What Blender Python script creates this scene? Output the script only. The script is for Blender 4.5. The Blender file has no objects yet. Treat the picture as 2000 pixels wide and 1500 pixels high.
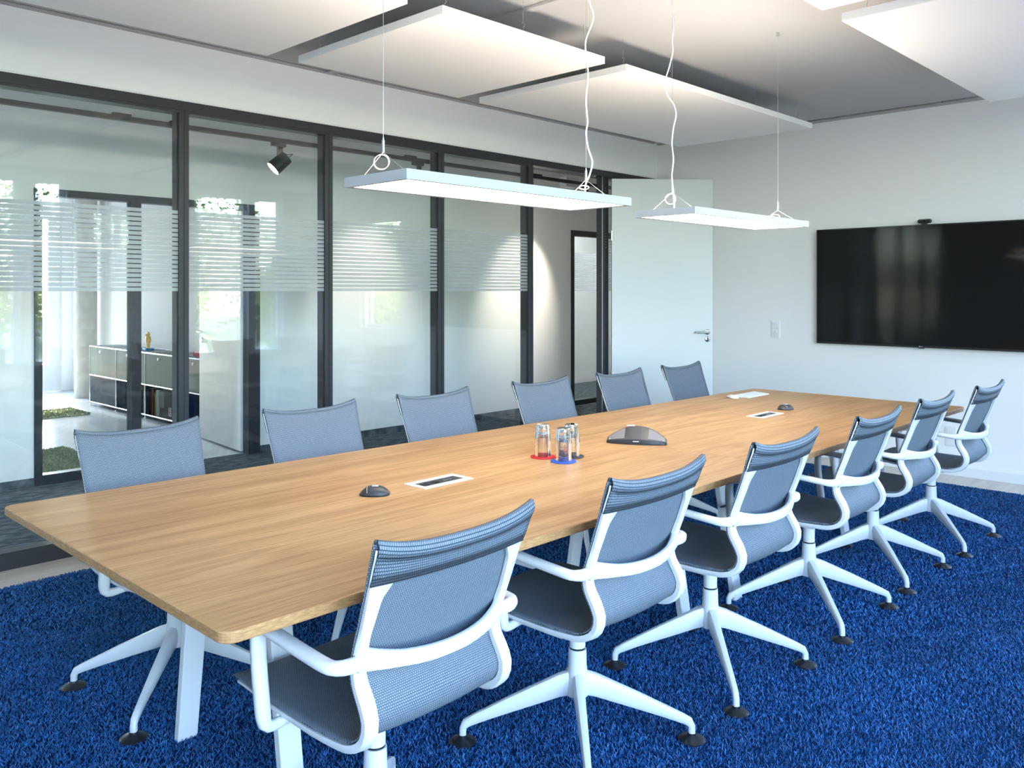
import bpy, math, random
import numpy as np
from mathutils import Vector, Matrix

random.seed(7); rng = np.random.default_rng(7)
scene = bpy.context.scene
COL = scene.collection

# ------------------------------------------------------------------ camera
cam_d = bpy.data.cameras.new('camera'); cam = bpy.data.objects.new('camera', cam_d); COL.objects.link(cam)
cam.location = (0, 0, 1.44)
cam.rotation_euler = (math.radians(90), 0, math.radians(44.05 - 90))
cam_d.sensor_width = 36; cam_d.lens = 29.95; cam_d.shift_y = -0.091; cam_d.clip_end = 300
scene.camera = cam

# ------------------------------------------------------------------ world, sun, exposure
SKY = 3.5
w = bpy.data.worlds.new('world'); scene.world = w; w.use_nodes = True
nt = w.node_tree; nt.nodes.clear()
sk = nt.nodes.new('ShaderNodeTexSky'); sk.sky_type = 'NISHITA'; sk.sun_disc = False
sk.sun_elevation = math.radians(44); sk.sun_rotation = math.radians(8); sk.altitude = 100; sk.dust_density = 1.2
bg = nt.nodes.new('ShaderNodeBackground'); bg.inputs['Strength'].default_value = SKY
wo = nt.nodes.new('ShaderNodeOutputWorld')
nt.links.new(sk.outputs[0], bg.inputs[0]); nt.links.new(bg.outputs[0], wo.inputs[0])
sun_d = bpy.data.lights.new('sun', 'SUN'); sun = bpy.data.objects.new('sun', sun_d); COL.objects.link(sun)
sun_d.energy = 13.0; sun_d.angle = math.radians(0.6); sun_d.color = (1.0, 0.95, 0.87)
sun.rotation_euler = Vector((-0.14, -1.0, -0.95)).to_track_quat('-Z', 'Y').to_euler()
sun.location = (3, 20, 20)
vs = scene.view_settings
vs.view_transform = 'Standard'; vs.look = 'None'; vs.gamma = 1; vs.use_curve_mapping = False
vs.exposure = 0.76
cy = scene.cycles
cy.max_bounces = 10; cy.diffuse_bounces = 5; cy.glossy_bounces = 5; cy.transmission_bounces = 10
cy.transparent_max_bounces = 40; cy.use_denoising = True; cy.sample_clamp_indirect = 6.0
cy.caustics_reflective = False

LAMP_DOWN = 7.8; LAMP_UP = 13.5

# ------------------------------------------------------------------ materials
M = {}
def mat(name, col, rough=0.5, metal=0.0, spec=0.5, **kw):
    m = bpy.data.materials.new(name); m.use_nodes = True
    b = m.node_tree.nodes['Principled BSDF']
    b.inputs['Base Color'].default_value = (*col, 1); b.inputs['Roughness'].default_value = rough
    b.inputs['Metallic'].default_value = metal; b.inputs['Specular IOR Level'].default_value = spec
    for k, v in kw.items(): b.inputs[k].default_value = v
    M[name] = m; return m
def noise_bump(m, scale, strength, dist=0.002, detail=3):
    t = m.node_tree; b = t.nodes['Principled BSDF']
    tc = t.nodes.new('ShaderNodeTexCoord'); n = t.nodes.new('ShaderNodeTexNoise'); bp = t.nodes.new('ShaderNodeBump')
    n.inputs['Scale'].default_value = scale; n.inputs['Detail'].default_value = detail
    bp.inputs['Strength'].default_value = strength; bp.inputs['Distance'].default_value = dist
    t.links.new(tc.outputs['Object'], n.inputs['Vector']); t.links.new(n.outputs['Fac'], bp.inputs['Height'])
    t.links.new(bp.outputs[0], b.inputs['Normal'])
def noise_color(m, c0, c1, scale, stretch=(1, 1, 1), detail=4, lo=0.35, hi=0.65):
    t = m.node_tree; b = t.nodes['Principled BSDF']
    tc = t.nodes.new('ShaderNodeTexCoord'); mp = t.nodes.new('ShaderNodeMapping'); mp.inputs['Scale'].default_value = stretch
    n = t.nodes.new('ShaderNodeTexNoise'); n.inputs['Scale'].default_value = scale; n.inputs['Detail'].default_value = detail
    r = t.nodes.new('ShaderNodeValToRGB'); r.color_ramp.elements[0].position = lo; r.color_ramp.elements[1].position = hi
    r.color_ramp.elements[0].color = (*c0, 1); r.color_ramp.elements[1].color = (*c1, 1)
    t.links.new(tc.outputs['Object'], mp.inputs[0]); t.links.new(mp.outputs[0], n.inputs['Vector'])
    t.links.new(n.outputs['Fac'], r.inputs[0]); t.links.new(r.outputs[0], b.inputs['Base Color'])
    return r
mat('wall_white', (0.91, 0.905, 0.895), 0.75, spec=0.25); noise_bump(M['wall_white'], 350, 0.08, 0.001)
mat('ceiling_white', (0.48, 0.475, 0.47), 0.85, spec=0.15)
mat('panel_white', (0.90, 0.885, 0.865), 0.85, spec=0.15); noise_bump(M['panel_white'], 500, 0.06, 0.001)
mat('panel_edge', (0.80, 0.80, 0.76), 0.85, spec=0.15)
mat('anthracite', (0.032, 0.033, 0.038), 0.42, spec=0.4)
mat('anthracite_dark', (0.012, 0.012, 0.015), 0.6)
mat('chair_white', (0.63, 0.64, 0.66), 0.38, spec=0.45)
mat('table_white', (0.66, 0.67, 0.69), 0.4, spec=0.45)
mat('door_white', (0.76, 0.79, 0.79), 0.45, spec=0.4)
mat('white_plastic', (0.82, 0.83, 0.84), 0.35)
mat('black_plastic', (0.018, 0.018, 0.021), 0.42)
mat('dark_grey', (0.055, 0.052, 0.055), 0.45); mat('phone_grey', (0.075, 0.068, 0.07), 0.42)
mat('grille_grey', (0.22, 0.20, 0.20), 0.6); noise_bump(M['grille_grey'], 1500, 0.25, 0.0006)
mat('black_rubber', (0.014, 0.014, 0.017), 0.38)
mat('chrome', (0.82, 0.83, 0.85), 0.16, metal=1.0)
mat('steel', (0.68, 0.69, 0.71), 0.28, metal=1.0)
mat('alu_white', (0.80, 0.80, 0.80), 0.4)
mat('lamp_frame', (0.44, 0.46, 0.49), 0.4, spec=0.4)
mat('cable_white', (0.85, 0.85, 0.84), 0.5)
mat('screen', (0.010, 0.010, 0.010), 0.07, spec=0.10)
mat('bezel', (0.008, 0.008, 0.009), 0.35)
mat('lcd', (0.6, 0.6, 0.6), 0.25)
mat('coaster_red', (0.62, 0.012, 0.02), 0.6); mat('coaster_blue', (0.03, 0.10, 0.58), 0.6); mat('coaster_black', (0.02, 0.02, 0.024), 0.5)
mat('floor_pale', (0.55, 0.51, 0.46), 0.55, spec=0.35); noise_color(M['floor_pale'], (0.62, 0.57, 0.51), (0.74, 0.69, 0.63), 3.0, (0.6, 7, 1), 6)
mat('office_floor', (0.62, 0.64, 0.66), 0.16, spec=0.5); noise_color(M['office_floor'], (0.58, 0.60, 0.62), (0.66, 0.68, 0.70), 2.5, detail=6)
mat('corridor_carpet', (0.05, 0.06, 0.068), 0.95, spec=0.1)
noise_color(M['corridor_carpet'], (0.060, 0.074, 0.084), (0.17, 0.195, 0.21), 9.0, (1, 3, 1), 8, 0.38, 0.66); noise_bump(M['corridor_carpet'], 600, 0.5, 0.003)
mat('concrete', (0.55, 0.53, 0.49), 0.8); noise_color(M['concrete'], (0.48, 0.46, 0.42), (0.62, 0.60, 0.55), 7.0)
mat('usm_panel', (0.17, 0.205, 0.195), 0.5, spec=0.08)
mat('usm_dark', (0.02, 0.032, 0.045), 0.5, spec=0.06)
mat('book_red', (0.50, 0.03, 0.03), 0.6, spec=0.05); mat('book_white', (0.75, 0.74, 0.70), 0.6, spec=0.05); mat('book_cream', (0.72, 0.66, 0.45), 0.6, spec=0.05)
mat('book_orange', (0.65, 0.17, 0.04), 0.6, spec=0.05); mat('book_black', (0.02, 0.02, 0.022), 0.5, spec=0.05); mat('book_yellow', (0.62, 0.62, 0.08), 0.6, spec=0.05)
mat('book_pink', (0.68, 0.40, 0.35), 0.6, spec=0.05); mat('book_grey', (0.10, 0.12, 0.12), 0.5, spec=0.05); mat('paper', (0.8, 0.78, 0.72), 0.8)
mat('gold', (0.62, 0.40, 0.08), 0.3, metal=0.7); mat('blue_base', (0.03, 0.25, 0.55), 0.4)
mat('bark', (0.09, 0.07, 0.05), 0.9); mat('lawn', (0.16, 0.18, 0.12), 0.95); noise_color(M['lawn'], (0.10, 0.12, 0.07), (0.22, 0.24, 0.17), 2.0)
mat('bounce_paving', (0.58, 0.59, 0.60), 0.9)  # kept pale so the ground outside bounces light indoors
mat('curtain', (0.75, 0.75, 0.76), 0.9)
mat('hook_steel', (0.55, 0.55, 0.55), 0.3, metal=1.0)
mat('grass_rug', (0.16, 0.19, 0.07), 0.9); noise_color(M['grass_rug'], (0.26, 0.29, 0.17), (0.52, 0.54, 0.36), 60.0)

def leaf_mat():
    m = mat('leaf', (0.14, 0.22, 0.045), 0.5, spec=0.3)
    t = m.node_tree; b = t.nodes['Principled BSDF']
    g = t.nodes.new('ShaderNodeNewGeometry'); r = t.nodes.new('ShaderNodeValToRGB')
    r.color_ramp.elements[0].color = (0.05, 0.11, 0.02, 1); r.color_ramp.elements[1].color = (0.30, 0.36, 0.09, 1)
    t.links.new(g.outputs['Random Per Island'], r.inputs[0]); t.links.new(r.outputs[0], b.inputs['Base Color'])
leaf_mat()

def emit_mat(name, col, s):
    m = bpy.data.materials.new(name); m.use_nodes = True; t = m.node_tree; t.nodes.clear()
    e = t.nodes.new('ShaderNodeEmission'); o = t.nodes.new('ShaderNodeOutputMaterial')
    e.inputs[0].default_value = (*col, 1); e.inputs[1].default_value = s; t.links.new(e.outputs[0], o.inputs[0]); M[name] = m
emit_mat('lamp_diffuser', (1.0, 0.92, 0.80), LAMP_DOWN)
emit_mat('lamp_uplight', (1.0, 0.90, 0.76), LAMP_UP)
emit_mat('fill_cool', (0.9, 0.97, 1.0), 26.0)  # glow of the fill light added in the far room
emit_mat('spot_lens', (1.0, 0.92, 0.80), 12.0)

def glass_mat(name, tint, r0=0.045, gain=1.0):
    m = bpy.data.materials.new(name); m.use_nodes = True; t = m.node_tree; t.nodes.clear()
    lw = t.nodes.new('ShaderNodeLayerWeight'); lw.inputs['Blend'].default_value = 0.5
    p = t.nodes.new('ShaderNodeMath'); p.operation = 'POWER'; p.inputs[1].default_value = 5
    mu = t.nodes.new('ShaderNodeMath'); mu.operation = 'MULTIPLY_ADD'; mu.inputs[1].default_value = 1 - r0; mu.inputs[2].default_value = r0
    gl = t.nodes.new('ShaderNodeBsdfGlossy'); gl.inputs['Roughness'].default_value = 0.0; gl.inputs[0].default_value = (gain, gain, gain, 1)
    tr = t.nodes.new('ShaderNodeBsdfTransparent'); tr.inputs[0].default_value = (*tint, 1)
    mx = t.nodes.new('ShaderNodeMixShader'); o = t.nodes.new('ShaderNodeOutputMaterial')
    t.links.new(lw.outputs['Facing'], p.inputs[0]); t.links.new(p.outputs[0], mu.inputs[0]); t.links.new(mu.outputs[0], mx.inputs[0])
    t.links.new(tr.outputs[0], mx.inputs[1]); t.links.new(gl.outputs[0], mx.inputs[2]); t.links.new(mx.outputs[0], o.inputs[0])
    M[name] = m
glass_mat('glass', (0.982, 0.993, 0.990), 0.026)
glass_mat('window_glass', (0.98, 0.99, 0.985), 0.02)
glass_mat('acrylic', (0.95, 0.97, 0.98), 0.06)

def tumbler_mat():
    m = bpy.data.materials.new('tumbler_glass'); m.use_nodes = True
    b = m.node_tree.nodes['Principled BSDF']
    b.inputs['Base Color'].default_value = (0.97, 0.985, 0.99, 1); b.inputs['Roughness'].default_value = 0.0
    b.inputs['Transmission Weight'].default_value = 1.0; b.inputs['IOR'].default_value = 1.45
    M['tumbler_glass'] = m
tumbler_mat()

def film_mat():
    m = bpy.data.materials.new('frosted_film'); m.use_nodes = True; t = m.node_tree; t.nodes.clear()
    d = t.nodes.new('ShaderNodeBsdfDiffuse'); d.inputs[0].default_value = (0.80, 0.83, 0.85, 1)
    tl = t.nodes.new('ShaderNodeBsdfTranslucent'); tl.inputs[0].default_value = (0.82, 0.86, 0.88, 1)
    tr = t.nodes.new('ShaderNodeBsdfTransparent')
    m1 = t.nodes.new('ShaderNodeMixShader'); m1.inputs[0].default_value = 0.75
    m2 = t.nodes.new('ShaderNodeMixShader'); m2.inputs[0].default_value = 0.42
    o = t.nodes.new('ShaderNodeOutputMaterial')
    t.links.new(d.outputs[0], m1.inputs[1]); t.links.new(tl.outputs[0], m1.inputs[2])
    t.links.new(m1.outputs[0], m2.inputs[1]); t.links.new(tr.outputs[0], m2.inputs[2]); t.links.new(m2.outputs[0], o.inputs[0])
    M['frosted_film'] = m
film_mat()

def wood_mat(name='oak', seed=0.0, edge=False):
    m = mat(name, (0.6, 0.4, 0.2), 0.42, spec=0.4); t = m.node_tree; b = t.nodes['Principled BSDF']; L = t.links.new
    tc = t.nodes.new('ShaderNodeTexCoord')
    def mp(s):
        n = t.nodes.new('ShaderNodeMapping'); n.inputs['Scale'].default_value = s; n.inputs['Location'].default_value = (seed, seed * 2.3, seed)
        L(tc.outputs['Object'], n.inputs[0]); return n
    def ns(s, scale, detail=4, dist=0.0):
        n = t.nodes.new('ShaderNodeTexNoise'); n.inputs['Scale'].default_value = scale; n.inputs['Detail'].default_value = detail
        n.inputs['Distortion'].default_value = dist; L(mp(s).outputs[0], n.inputs['Vector']); return n
    # cathedral figure: bands of a slowly warped field
    big = ns((0.35, 3.2, 1), 1.6, 3, 0.6)
    sc = t.nodes.new('ShaderNodeMath'); sc.operation = 'MULTIPLY'; sc.inputs[1].default_value = 46
    sn = t.nodes.new('ShaderNodeMath'); sn.operation = 'SINE'; L(big.outputs['Fac'], sc.inputs[0]); L(sc.outputs[0], sn.inputs[0])
    r1 = t.nodes.new('ShaderNodeMapRange'); r1.inputs[1].default_value = -1; r1.inputs[2].default_value = 1; L(sn.outputs[0], r1.inputs[0])
    fine = ns((1.2, 130, 40), 1.5, 4)
    pore = ns((6, 320, 60), 1.2, 2)
    mid = ns((0.5, 9, 3), 1.5, 4)
    def ramp(src, c0, c1, lo, hi):
        r = t.nodes.new('ShaderNodeValToRGB'); r.color_ramp.elements[0].position = lo; r.color_ramp.elements[1].position = hi
        r.color_ramp.elements[0].color = (*c0, 1); r.color_ramp.elements[1].color = (*c1, 1); L(src, r.inputs[0]); return r
    base = ramp(mid.outputs['Fac'], (0.54, 0.30, 0.130), (0.67, 0.405, 0.190), 0.33, 0.67)
    def mul(a, bb, fac):
        x = t.nodes.new('ShaderNodeMix'); x.data_type = 'RGBA'; x.blend_type = 'MULTIPLY'; x.inputs[0].default_value = fac
        L(a, x.inputs[6]); L(bb, x.inputs[7]); return x.outputs[2]
    c = mul(base.outputs[0], ramp(r1.outputs[0], (0.80, 0.74, 0.66), (1, 1, 1), 0.0, 0.6).outputs[0], 0.65)
    c = mul(c, ramp(fine.outputs['Fac'], (0.84, 0.80, 0.74), (1.05, 1.05, 1.05), 0.35, 0.62).outputs[0], 0.8)
    c = mul(c, ramp(pore.outputs['Fac'], (0.66, 0.56, 0.46), (1, 1, 1), 0.32, 0.42).outputs[0], 0.7)
    L(c, b.inputs['Base Color'])
    bp = t.nodes.new('ShaderNodeBump'); bp.inputs['Strength'].default_value = 0.12; bp.inputs['Distance'].default_value = 0.0006
    L(fine.outputs['Fac'], bp.inputs['Height']); L(bp.outputs[0], b.inputs['Normal'])
wood_mat('oak', 0.0); wood_mat('oak_second', 3.7)
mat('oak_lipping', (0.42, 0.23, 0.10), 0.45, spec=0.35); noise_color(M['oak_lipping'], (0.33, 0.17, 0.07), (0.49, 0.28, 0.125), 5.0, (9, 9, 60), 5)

def weave_mat():
    m = mat('mesh_fabric', (0.4, 0.5, 0.6), 0.6, spec=0.35); t = m.node_tree; b = t.nodes['Principled BSDF']; L = t.links.new
    uv = t.nodes.new('ShaderNodeUVMap'); uv.uv_map = 'UVMap'
    br = t.nodes.new('ShaderNodeTexBrick'); br.offset = 0.5; br.squash = 1.0
    br.inputs['Scale'].default_value = 1.0; br.inputs['Brick Width'].default_value = 0.0058; br.inputs['Row Height'].default_value = 0.0049
    br.inputs['Mortar Size'].default_value = 0.00082; br.inputs['Mortar Smooth'].default_value = 0.5
    br.inputs['Color1'].default_value = (0.185, 0.215, 0.265, 1); br.inputs['Color2'].default_value = (0.215, 0.245, 0.295, 1)
    br.inputs['Mortar'].default_value = (0.020, 0.048, 0.066, 1)
    L(uv.outputs[0], br.inputs['Vector']); L(br.outputs['Color'], b.inputs['Base Color'])
    bp = t.nodes.new('ShaderNodeBump'); bp.invert = True; bp.inputs['Strength'].default_value = 0.5; bp.inputs['Distance'].default_value = 0.0008
    L(br.outputs['Fac'], bp.inputs['Height']); L(bp.outputs[0], b.inputs['Normal'])
weave_mat()

def rug_mat():
    m = mat('rug_blue', (0.01, 0.05, 0.2), 0.55, spec=0.5); t = m.node_tree; b = t.nodes['Principled BSDF']; L = t.links.new
    at = t.nodes.new('ShaderNodeAttribute'); at.attribute_name = 'tone'
    r = t.nodes.new('ShaderNodeValToRGB')
    r.color_ramp.elements[0].color = (0.003, 0.040, 0.150, 1); r.color_ramp.elements[1].color = (0.014, 0.175, 0.48, 1)
    L(at.outputs['Fac'], r.inputs[0])
    g = t.nodes.new('ShaderNodeNewGeometry'); n = t.nodes.new('ShaderNodeTexNoise'); n.inputs['Scale'].default_value = 2.2; n.inputs['Detail'].default_value = 3
    r2 = t.nodes.new('ShaderNodeValToRGB'); r2.color_ramp.elements[0].position = 0.35; r2.color_ramp.elements[1].position = 0.65
    r2.color_ramp.elements[0].color = (0.78, 0.78, 0.80, 1); r2.color_ramp.elements[1].color = (1.1, 1.1, 1.1, 1)
    L(g.outputs['Position'], n.inputs['Vector']); L(n.outputs['Fac'], r2.inputs[0])
    x = t.nodes.new('ShaderNodeMix'); x.data_type = 'RGBA'; x.blend_type = 'MULTIPLY'; x.inputs[0].default_value = 1
    L(r.outputs[0], x.inputs[6]); L(r2.outputs[0], x.inputs[7]); L(x.outputs[2], b.inputs['Base Color'])
    b.inputs['Sheen Weight'].default_value = 0.25; b.inputs['Sheen Tint'].default_value = (0.3, 0.6, 1, 1)
rug_mat()
mat('rug_backing', (0.005, 0.03, 0.10), 0.95, spec=0.05)

# ------------------------------------------------------------------ helpers
def set_props(o, label=None, cat=None, group=None, kind=None):
    if label: o['label'] = label
    if cat: o['category'] = cat
    if group: o['group'] = group
    if kind: o['kind'] = kind
    return o
def empty(name, loc=(0, 0, 0), rz=0.0, parent=None):
    o = bpy.data.objects.new(name, None); COL.objects.link(o); o.location = loc; o.rotation_euler = (0, 0, rz)
    o.empty_display_size = 0.05
    if parent: o.parent = parent
    return o
def thing(name, label, cat, loc=(0, 0, 0), rz=0.0, group=None):
    return set_props(empty(name, loc, rz), label, cat, group)
class MB:
    def __init__(s): s.v = []; s.f = []
    def box(s, x0, x1, y0, y1, z0, z1):
        n = len(s.v)
        s.v += [(x0, y0, z0), (x1, y0, z0), (x1, y1, z0), (x0, y1, z0), (x0, y0, z1), (x1, y0, z1), (x1, y1, z1), (x0, y1, z1)]
        s.f += [tuple(n + i for i in q) for q in ((3, 2, 1, 0), (4, 5, 6, 7), (0, 1, 5, 4), (1, 2, 6, 5), (2, 3, 7, 6), (3, 0, 4, 7))]
        return s
    def prism(s, poly, z0, z1):
        n = len(s.v); k = len(poly)
        s.v += [(x, y, z0) for x, y in poly] + [(x, y, z1) for x, y in poly]
        s.f += [tuple(n + i for i in range(k - 1, -1, -1)), tuple(n + k + i for i in range(k))]
        s.f += [(n + i, n + (i + 1) % k, n + k + (i + 1) % k, n + k + i) for i in range(k)]
        return s
    def loft(s, rings, caps=True, closed=False):
        n = len(s.v); k = len(rings[0])
        for r in rings: s.v += [tuple(p) for p in r]
        m = len(rings)
        for a in range(m if closed else m - 1):
            b = (a + 1) % m
            for i in range(k):
                j = (i + 1) % k
                s.f.append((n + a * k + i, n + a * k + j, n + b * k + j, n + b * k + i))
        if caps and not closed:
            s.f.append(tuple(n + i for i in range(k - 1, -1, -1))); s.f.append(tuple(n + (m - 1) * k + i for i in range(k)))
        return s
    def cyl(s, p0, p1, r0, r1=None, k=20):
        if r1 is None: r1 = r0
        p0 = Vector(p0); p1 = Vector(p1); d = (p1 - p0).normalized()
        a = d.orthogonal().normalized(); b = d.cross(a)
        rg = lambda p, r: [p + a * (r * math.cos(2 * math.pi * i / k)) + b * (r * math.sin(2 * math.pi * i / k)) for i in range(k)]
        return s.loft([rg(p0, r0), rg(p1, r1)])
    def lathe(s, prof, c=(0, 0, 0), k=28, close=False):
        rings = [[(c[0] + r * math.cos(2 * math.pi * i / k), c[1] + r * math.sin(2 * math.pi * i / k), c[2] + z) for i in range(k)] for r, z in prof]
        return s.loft(rings, caps=not close, closed=close)
    def sweep(s, path, secs, up=None, pw=2.0, k=12, closed=False):
        """path points; secs list of (half a, half b) along (side, up2) frame; up = reference axis kept as side direction"""
        path = [Vector(p) for p in path]; rings = []; n = len(path)
        side = None
        for i, p in enumerate(path):
            if closed: t = path[(i + 1) % n] - path[i - 1]
            else: t = path[min(i + 1, n - 1)] - path[max(i - 1, 0)]
            t.normalize()
            if up is not None:
                sd = Vector(up) - t * t.dot(Vector(up)); sd.normalize()
            elif side is None: sd = t.orthogonal().normalized()
            else: sd = side - t * t.dot(side); sd.normalize()
            side = sd; nb = t.cross(sd)
            a, b = secs[i] if isinstance(secs, list) else secs
            r = []
            for j in range(k):
                th = 2 * math.pi * j / k; c_, s_ = math.cos(th), math.sin(th)
                e = 2.0 / pw
                r.append(p + sd * (a * math.copysign(abs(c_) ** e, c_)) + nb * (b * math.copysign(abs(s_) ** e, s_)))
            rings.append(r)
        return s.loft(rings, closed=closed)
    def tube(s, path, r, k=8, closed=False): return s.sweep(path, (r, r), k=k, closed=closed)
    def build(s, name, m, parent=None, smooth=False, bevel=0.0, seg=2, loc=None):
        me = bpy.data.meshes.new(name); me.from_pydata([tuple(map(float, v)) for v in s.v], [], s.f); me.update()
        me.materials.append(M[m] if isinstance(m, str) else m)
        o = bpy.data.objects.new(name, me); COL.objects.link(o)
        if parent: o.parent = parent
        if loc: o.location = loc
        if smooth:
            me.polygons.foreach_set('use_smooth', [True] * len(me.polygons))
            if smooth == 'angle':
                try: me.set_sharp_from_angle(angle=math.radians(40))
                except Exception: pass
        if bevel:
            b = o.modifiers.new('bevel', 'BEVEL'); b.width = bevel; b.segments = seg; b.limit_method = 'ANGLE'; b.angle_limit = math.radians(35)
        return o
def spline(pts, n):
    """Catmull-Rom through pts, n samples evenly over arc length"""
    P = [np.array(p, float) for p in pts]; P = [2 * P[0] - P[1]] + P + [2 * P[-1] - P[-2]]
    out = []
    for i in range(1, len(P) - 2):
        for t in np.linspace(0, 1, 24, endpoint=False):
            a, b, c, d = P[i - 1], P[i], P[i + 1], P[i + 2]
            out.append(0.5 * ((2 * b) + (-a + c) * t + (2 * a - 5 * b + 4 * c - d) * t * t + (-a + 3 * b - 3 * c + d) * t ** 3))
    out.append(P[-2]); out = np.array(out)
    L = np.concatenate([[0], np.cumsum(np.linalg.norm(np.diff(out, axis=0), axis=1))])
    s = np.linspace(0, L[-1], n)
    return np.stack([np.interp(s, L, out[:, k]) for k in range(out.shape[1])], 1)
def copy_tree(o, parent=None):
    c = o.copy(); COL.objects.link(c); c.parent = parent
    for ch in list(o.children): copy_tree(ch, c)
    return c
def structure(name, mb, m, **kw):
    return set_props(mb.build(name, m, **kw), kind='structure')

# ------------------------------------------------------------------ the meeting room shell
XB, GY, WY, XL, CZ, FZ = 7.24, 4.96, -1.6, -1.6, 2.93, -0.012
structure('floor', MB().box(XL, XB, WY, GY + 0.10, FZ - 0.2, FZ), 'floor_pale')
structure('wall_back', MB().box(XB, XB + 0.16, WY - 0.2, 0.03, FZ - 0.2, CZ + 0.25).box(XB, XB + 0.16, 0.87, GY + 0.10, FZ - 0.2, CZ + 0.25).box(XB, XB + 0.16, 0.03, 0.87, FZ - 0.2, 0.92).box(XB, XB + 0.16, 0.03, 0.87, 2.45, CZ + 0.25), 'wall_white')
structure('wall_left', MB().box(XL - 0.16, XL, WY - 0.2, GY + 0.10, FZ - 0.2, CZ + 0.25), 'wall_white')
def portal(name, loc, rot, sx, sy):
    pd = bpy.data.lights.new(name, 'AREA'); po = bpy.data.objects.new(name, pd); COL.objects.link(po)
    pd.shape = 'RECTANGLE'; pd.size = sx; pd.size_y = sy; pd.cycles.is_portal = True; po.location = loc; po.rotation_euler = rot
r = empty('window_31', (XB + 0.1, 0.45, 0.92)); r['kind'] = 'structure'
MB().box(-0.03, 0.03, -0.42, -0.37, 0, 1.53).box(-0.03, 0.03, 0.37, 0.42, 0, 1.53).box(-0.03, 0.03, -0.37, 0.37, 0, 0.05).box(-0.03, 0.03, -0.37, 0.37, 1.48, 1.53).build('window_frame', 'white_plastic', r)
MB().box(-0.006, 0.006, -0.37, 0.37, 0.05, 1.48).build('pane', 'window_glass', r)
portal('window_portal', (XB + 0.155, 0.45, 1.685), (math.radians(90), 0, math.radians(90)), 0.84, 1.53)
structure('wall_bulkhead', MB().box(XL, XB, GY, GY + 0.10, 2.585, CZ + 0.25), 'wall_white')
structure('baseboard_back', MB().box(XB - 0.014, XB, WY, GY - 0.02, FZ, 0.062), 'white_plastic', bevel=0.003)
# ceiling field stands off the walls by a shadow gap; an upper slab closes it, an angle runs along each wall
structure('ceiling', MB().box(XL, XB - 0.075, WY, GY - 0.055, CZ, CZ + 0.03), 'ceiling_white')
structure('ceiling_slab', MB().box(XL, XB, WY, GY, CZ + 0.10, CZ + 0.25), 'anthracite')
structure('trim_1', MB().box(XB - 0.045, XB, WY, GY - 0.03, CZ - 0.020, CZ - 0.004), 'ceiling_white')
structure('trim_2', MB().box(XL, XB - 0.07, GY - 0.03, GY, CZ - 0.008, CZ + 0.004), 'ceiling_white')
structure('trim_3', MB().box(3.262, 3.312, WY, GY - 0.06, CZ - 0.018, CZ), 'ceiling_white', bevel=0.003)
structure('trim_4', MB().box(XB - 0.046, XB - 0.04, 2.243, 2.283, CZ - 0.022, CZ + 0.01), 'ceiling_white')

# window wall behind the camera (daylight; mirrored in the glass partition)
WINS = [(-1.45, -0.25), (-0.15, 1.05), (1.15, 2.35), (2.45, 3.31), (3.50, 3.84), (5.58, 6.35), (6.52, 6.93)]  # first three are unseen, added to let in more daylight
mb = MB(); x = XL - 0.16
for a, b in WINS:
    mb.box(x, a, WY - 0.22, WY, FZ - 0.2, CZ + 0.25); x = b
mb.box(x, XB + 0.16, WY - 0.22, WY, FZ - 0.2, CZ + 0.25)
for a, b in WINS:
    mb.box(a, b, WY - 0.22, WY, FZ - 0.2, 0.50); mb.box(a, b, WY - 0.22, WY, 2.84, CZ + 0.25)
structure('wall_right', mb, 'wall_white')
for i, (a, b) in enumerate(WINS):
    r = empty('window_%d' % (i + 1), ((a + b) / 2, WY - 0.14, 0.5)); r['kind'] = 'structure'
    hw = (b - a) / 2; fr = MB()
    fr.box(-hw, -hw + 0.045, -0.03, 0.03, 0, 2.34).box(hw - 0.045, hw, -0.03, 0.03, 0, 2.34)
    fr.box(-hw + 0.045, hw - 0.045, -0.03, 0.03, 0, 0.045).box(-hw + 0.045, hw - 0.045, -0.03, 0.03, 2.295, 2.34)
    fr.build('window_frame', 'white_plastic', r)
    MB().box(-hw + 0.045, hw - 0.045, -0.006, 0.006, 0.045, 2.295).build('pane', 'window_glass', r)
    MB().box(-hw, hw, 0.03, 0.16, -0.03, 0.0).build('window_sill', 'white_plastic', r)
    pd = bpy.data.lights.new('window_portal', 'AREA'); po = bpy.data.objects.new('window_portal', pd); COL.objects.link(po)
    pd.shape = 'RECTANGLE'; pd.size = b - a; pd.size_y = 2.34; pd.cycles.is_portal = True
    po.location = ((a + b) / 2, WY - 0.20, 1.67); po.rotation_euler = (math.radians(90), 0, 0)

# ------------------------------------------------------------------ glazed partition to the corridor
part = empty('wall_glass', (0, GY, 0)); part['kind'] = 'structure'
MULL = [-0.757, 0.263, 1.283, 2.303, 3.325, 4.345, 5.363, 6.415]
PD = 0.10
MB().box(XL, XB, 0.0, PD, 2.52, 2.575).build('header_rail', 'anthracite', part, bevel=0.002)
MB().box(XL, XB, -0.004, 0.004, 2.575, 2.585).build('shadow_trim', 'alu_white', part)
MB().box(XL, 5.333, 0.0, PD, FZ, 0.062).build('sill_rail', 'anthracite', part, bevel=0.002)
MB().box(6.445, XB, 0.0, PD, FZ, 0.062).build('sill_rail', 'anthracite', part, bevel=0.002)
for x in MULL:
    o = MB().box(x - 0.030, x + 0.030, 0.0, PD, 0.0, 2.52).build('mullion', 'anthracite', part, bevel=0.002)
    MB().box(x - 0.003, x + 0.003, -0.0015, 0.002, 0.0, 2.52).build('groove', 'anthracite_dark', o)
edges = [XL] + MULL + [XB]
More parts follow.
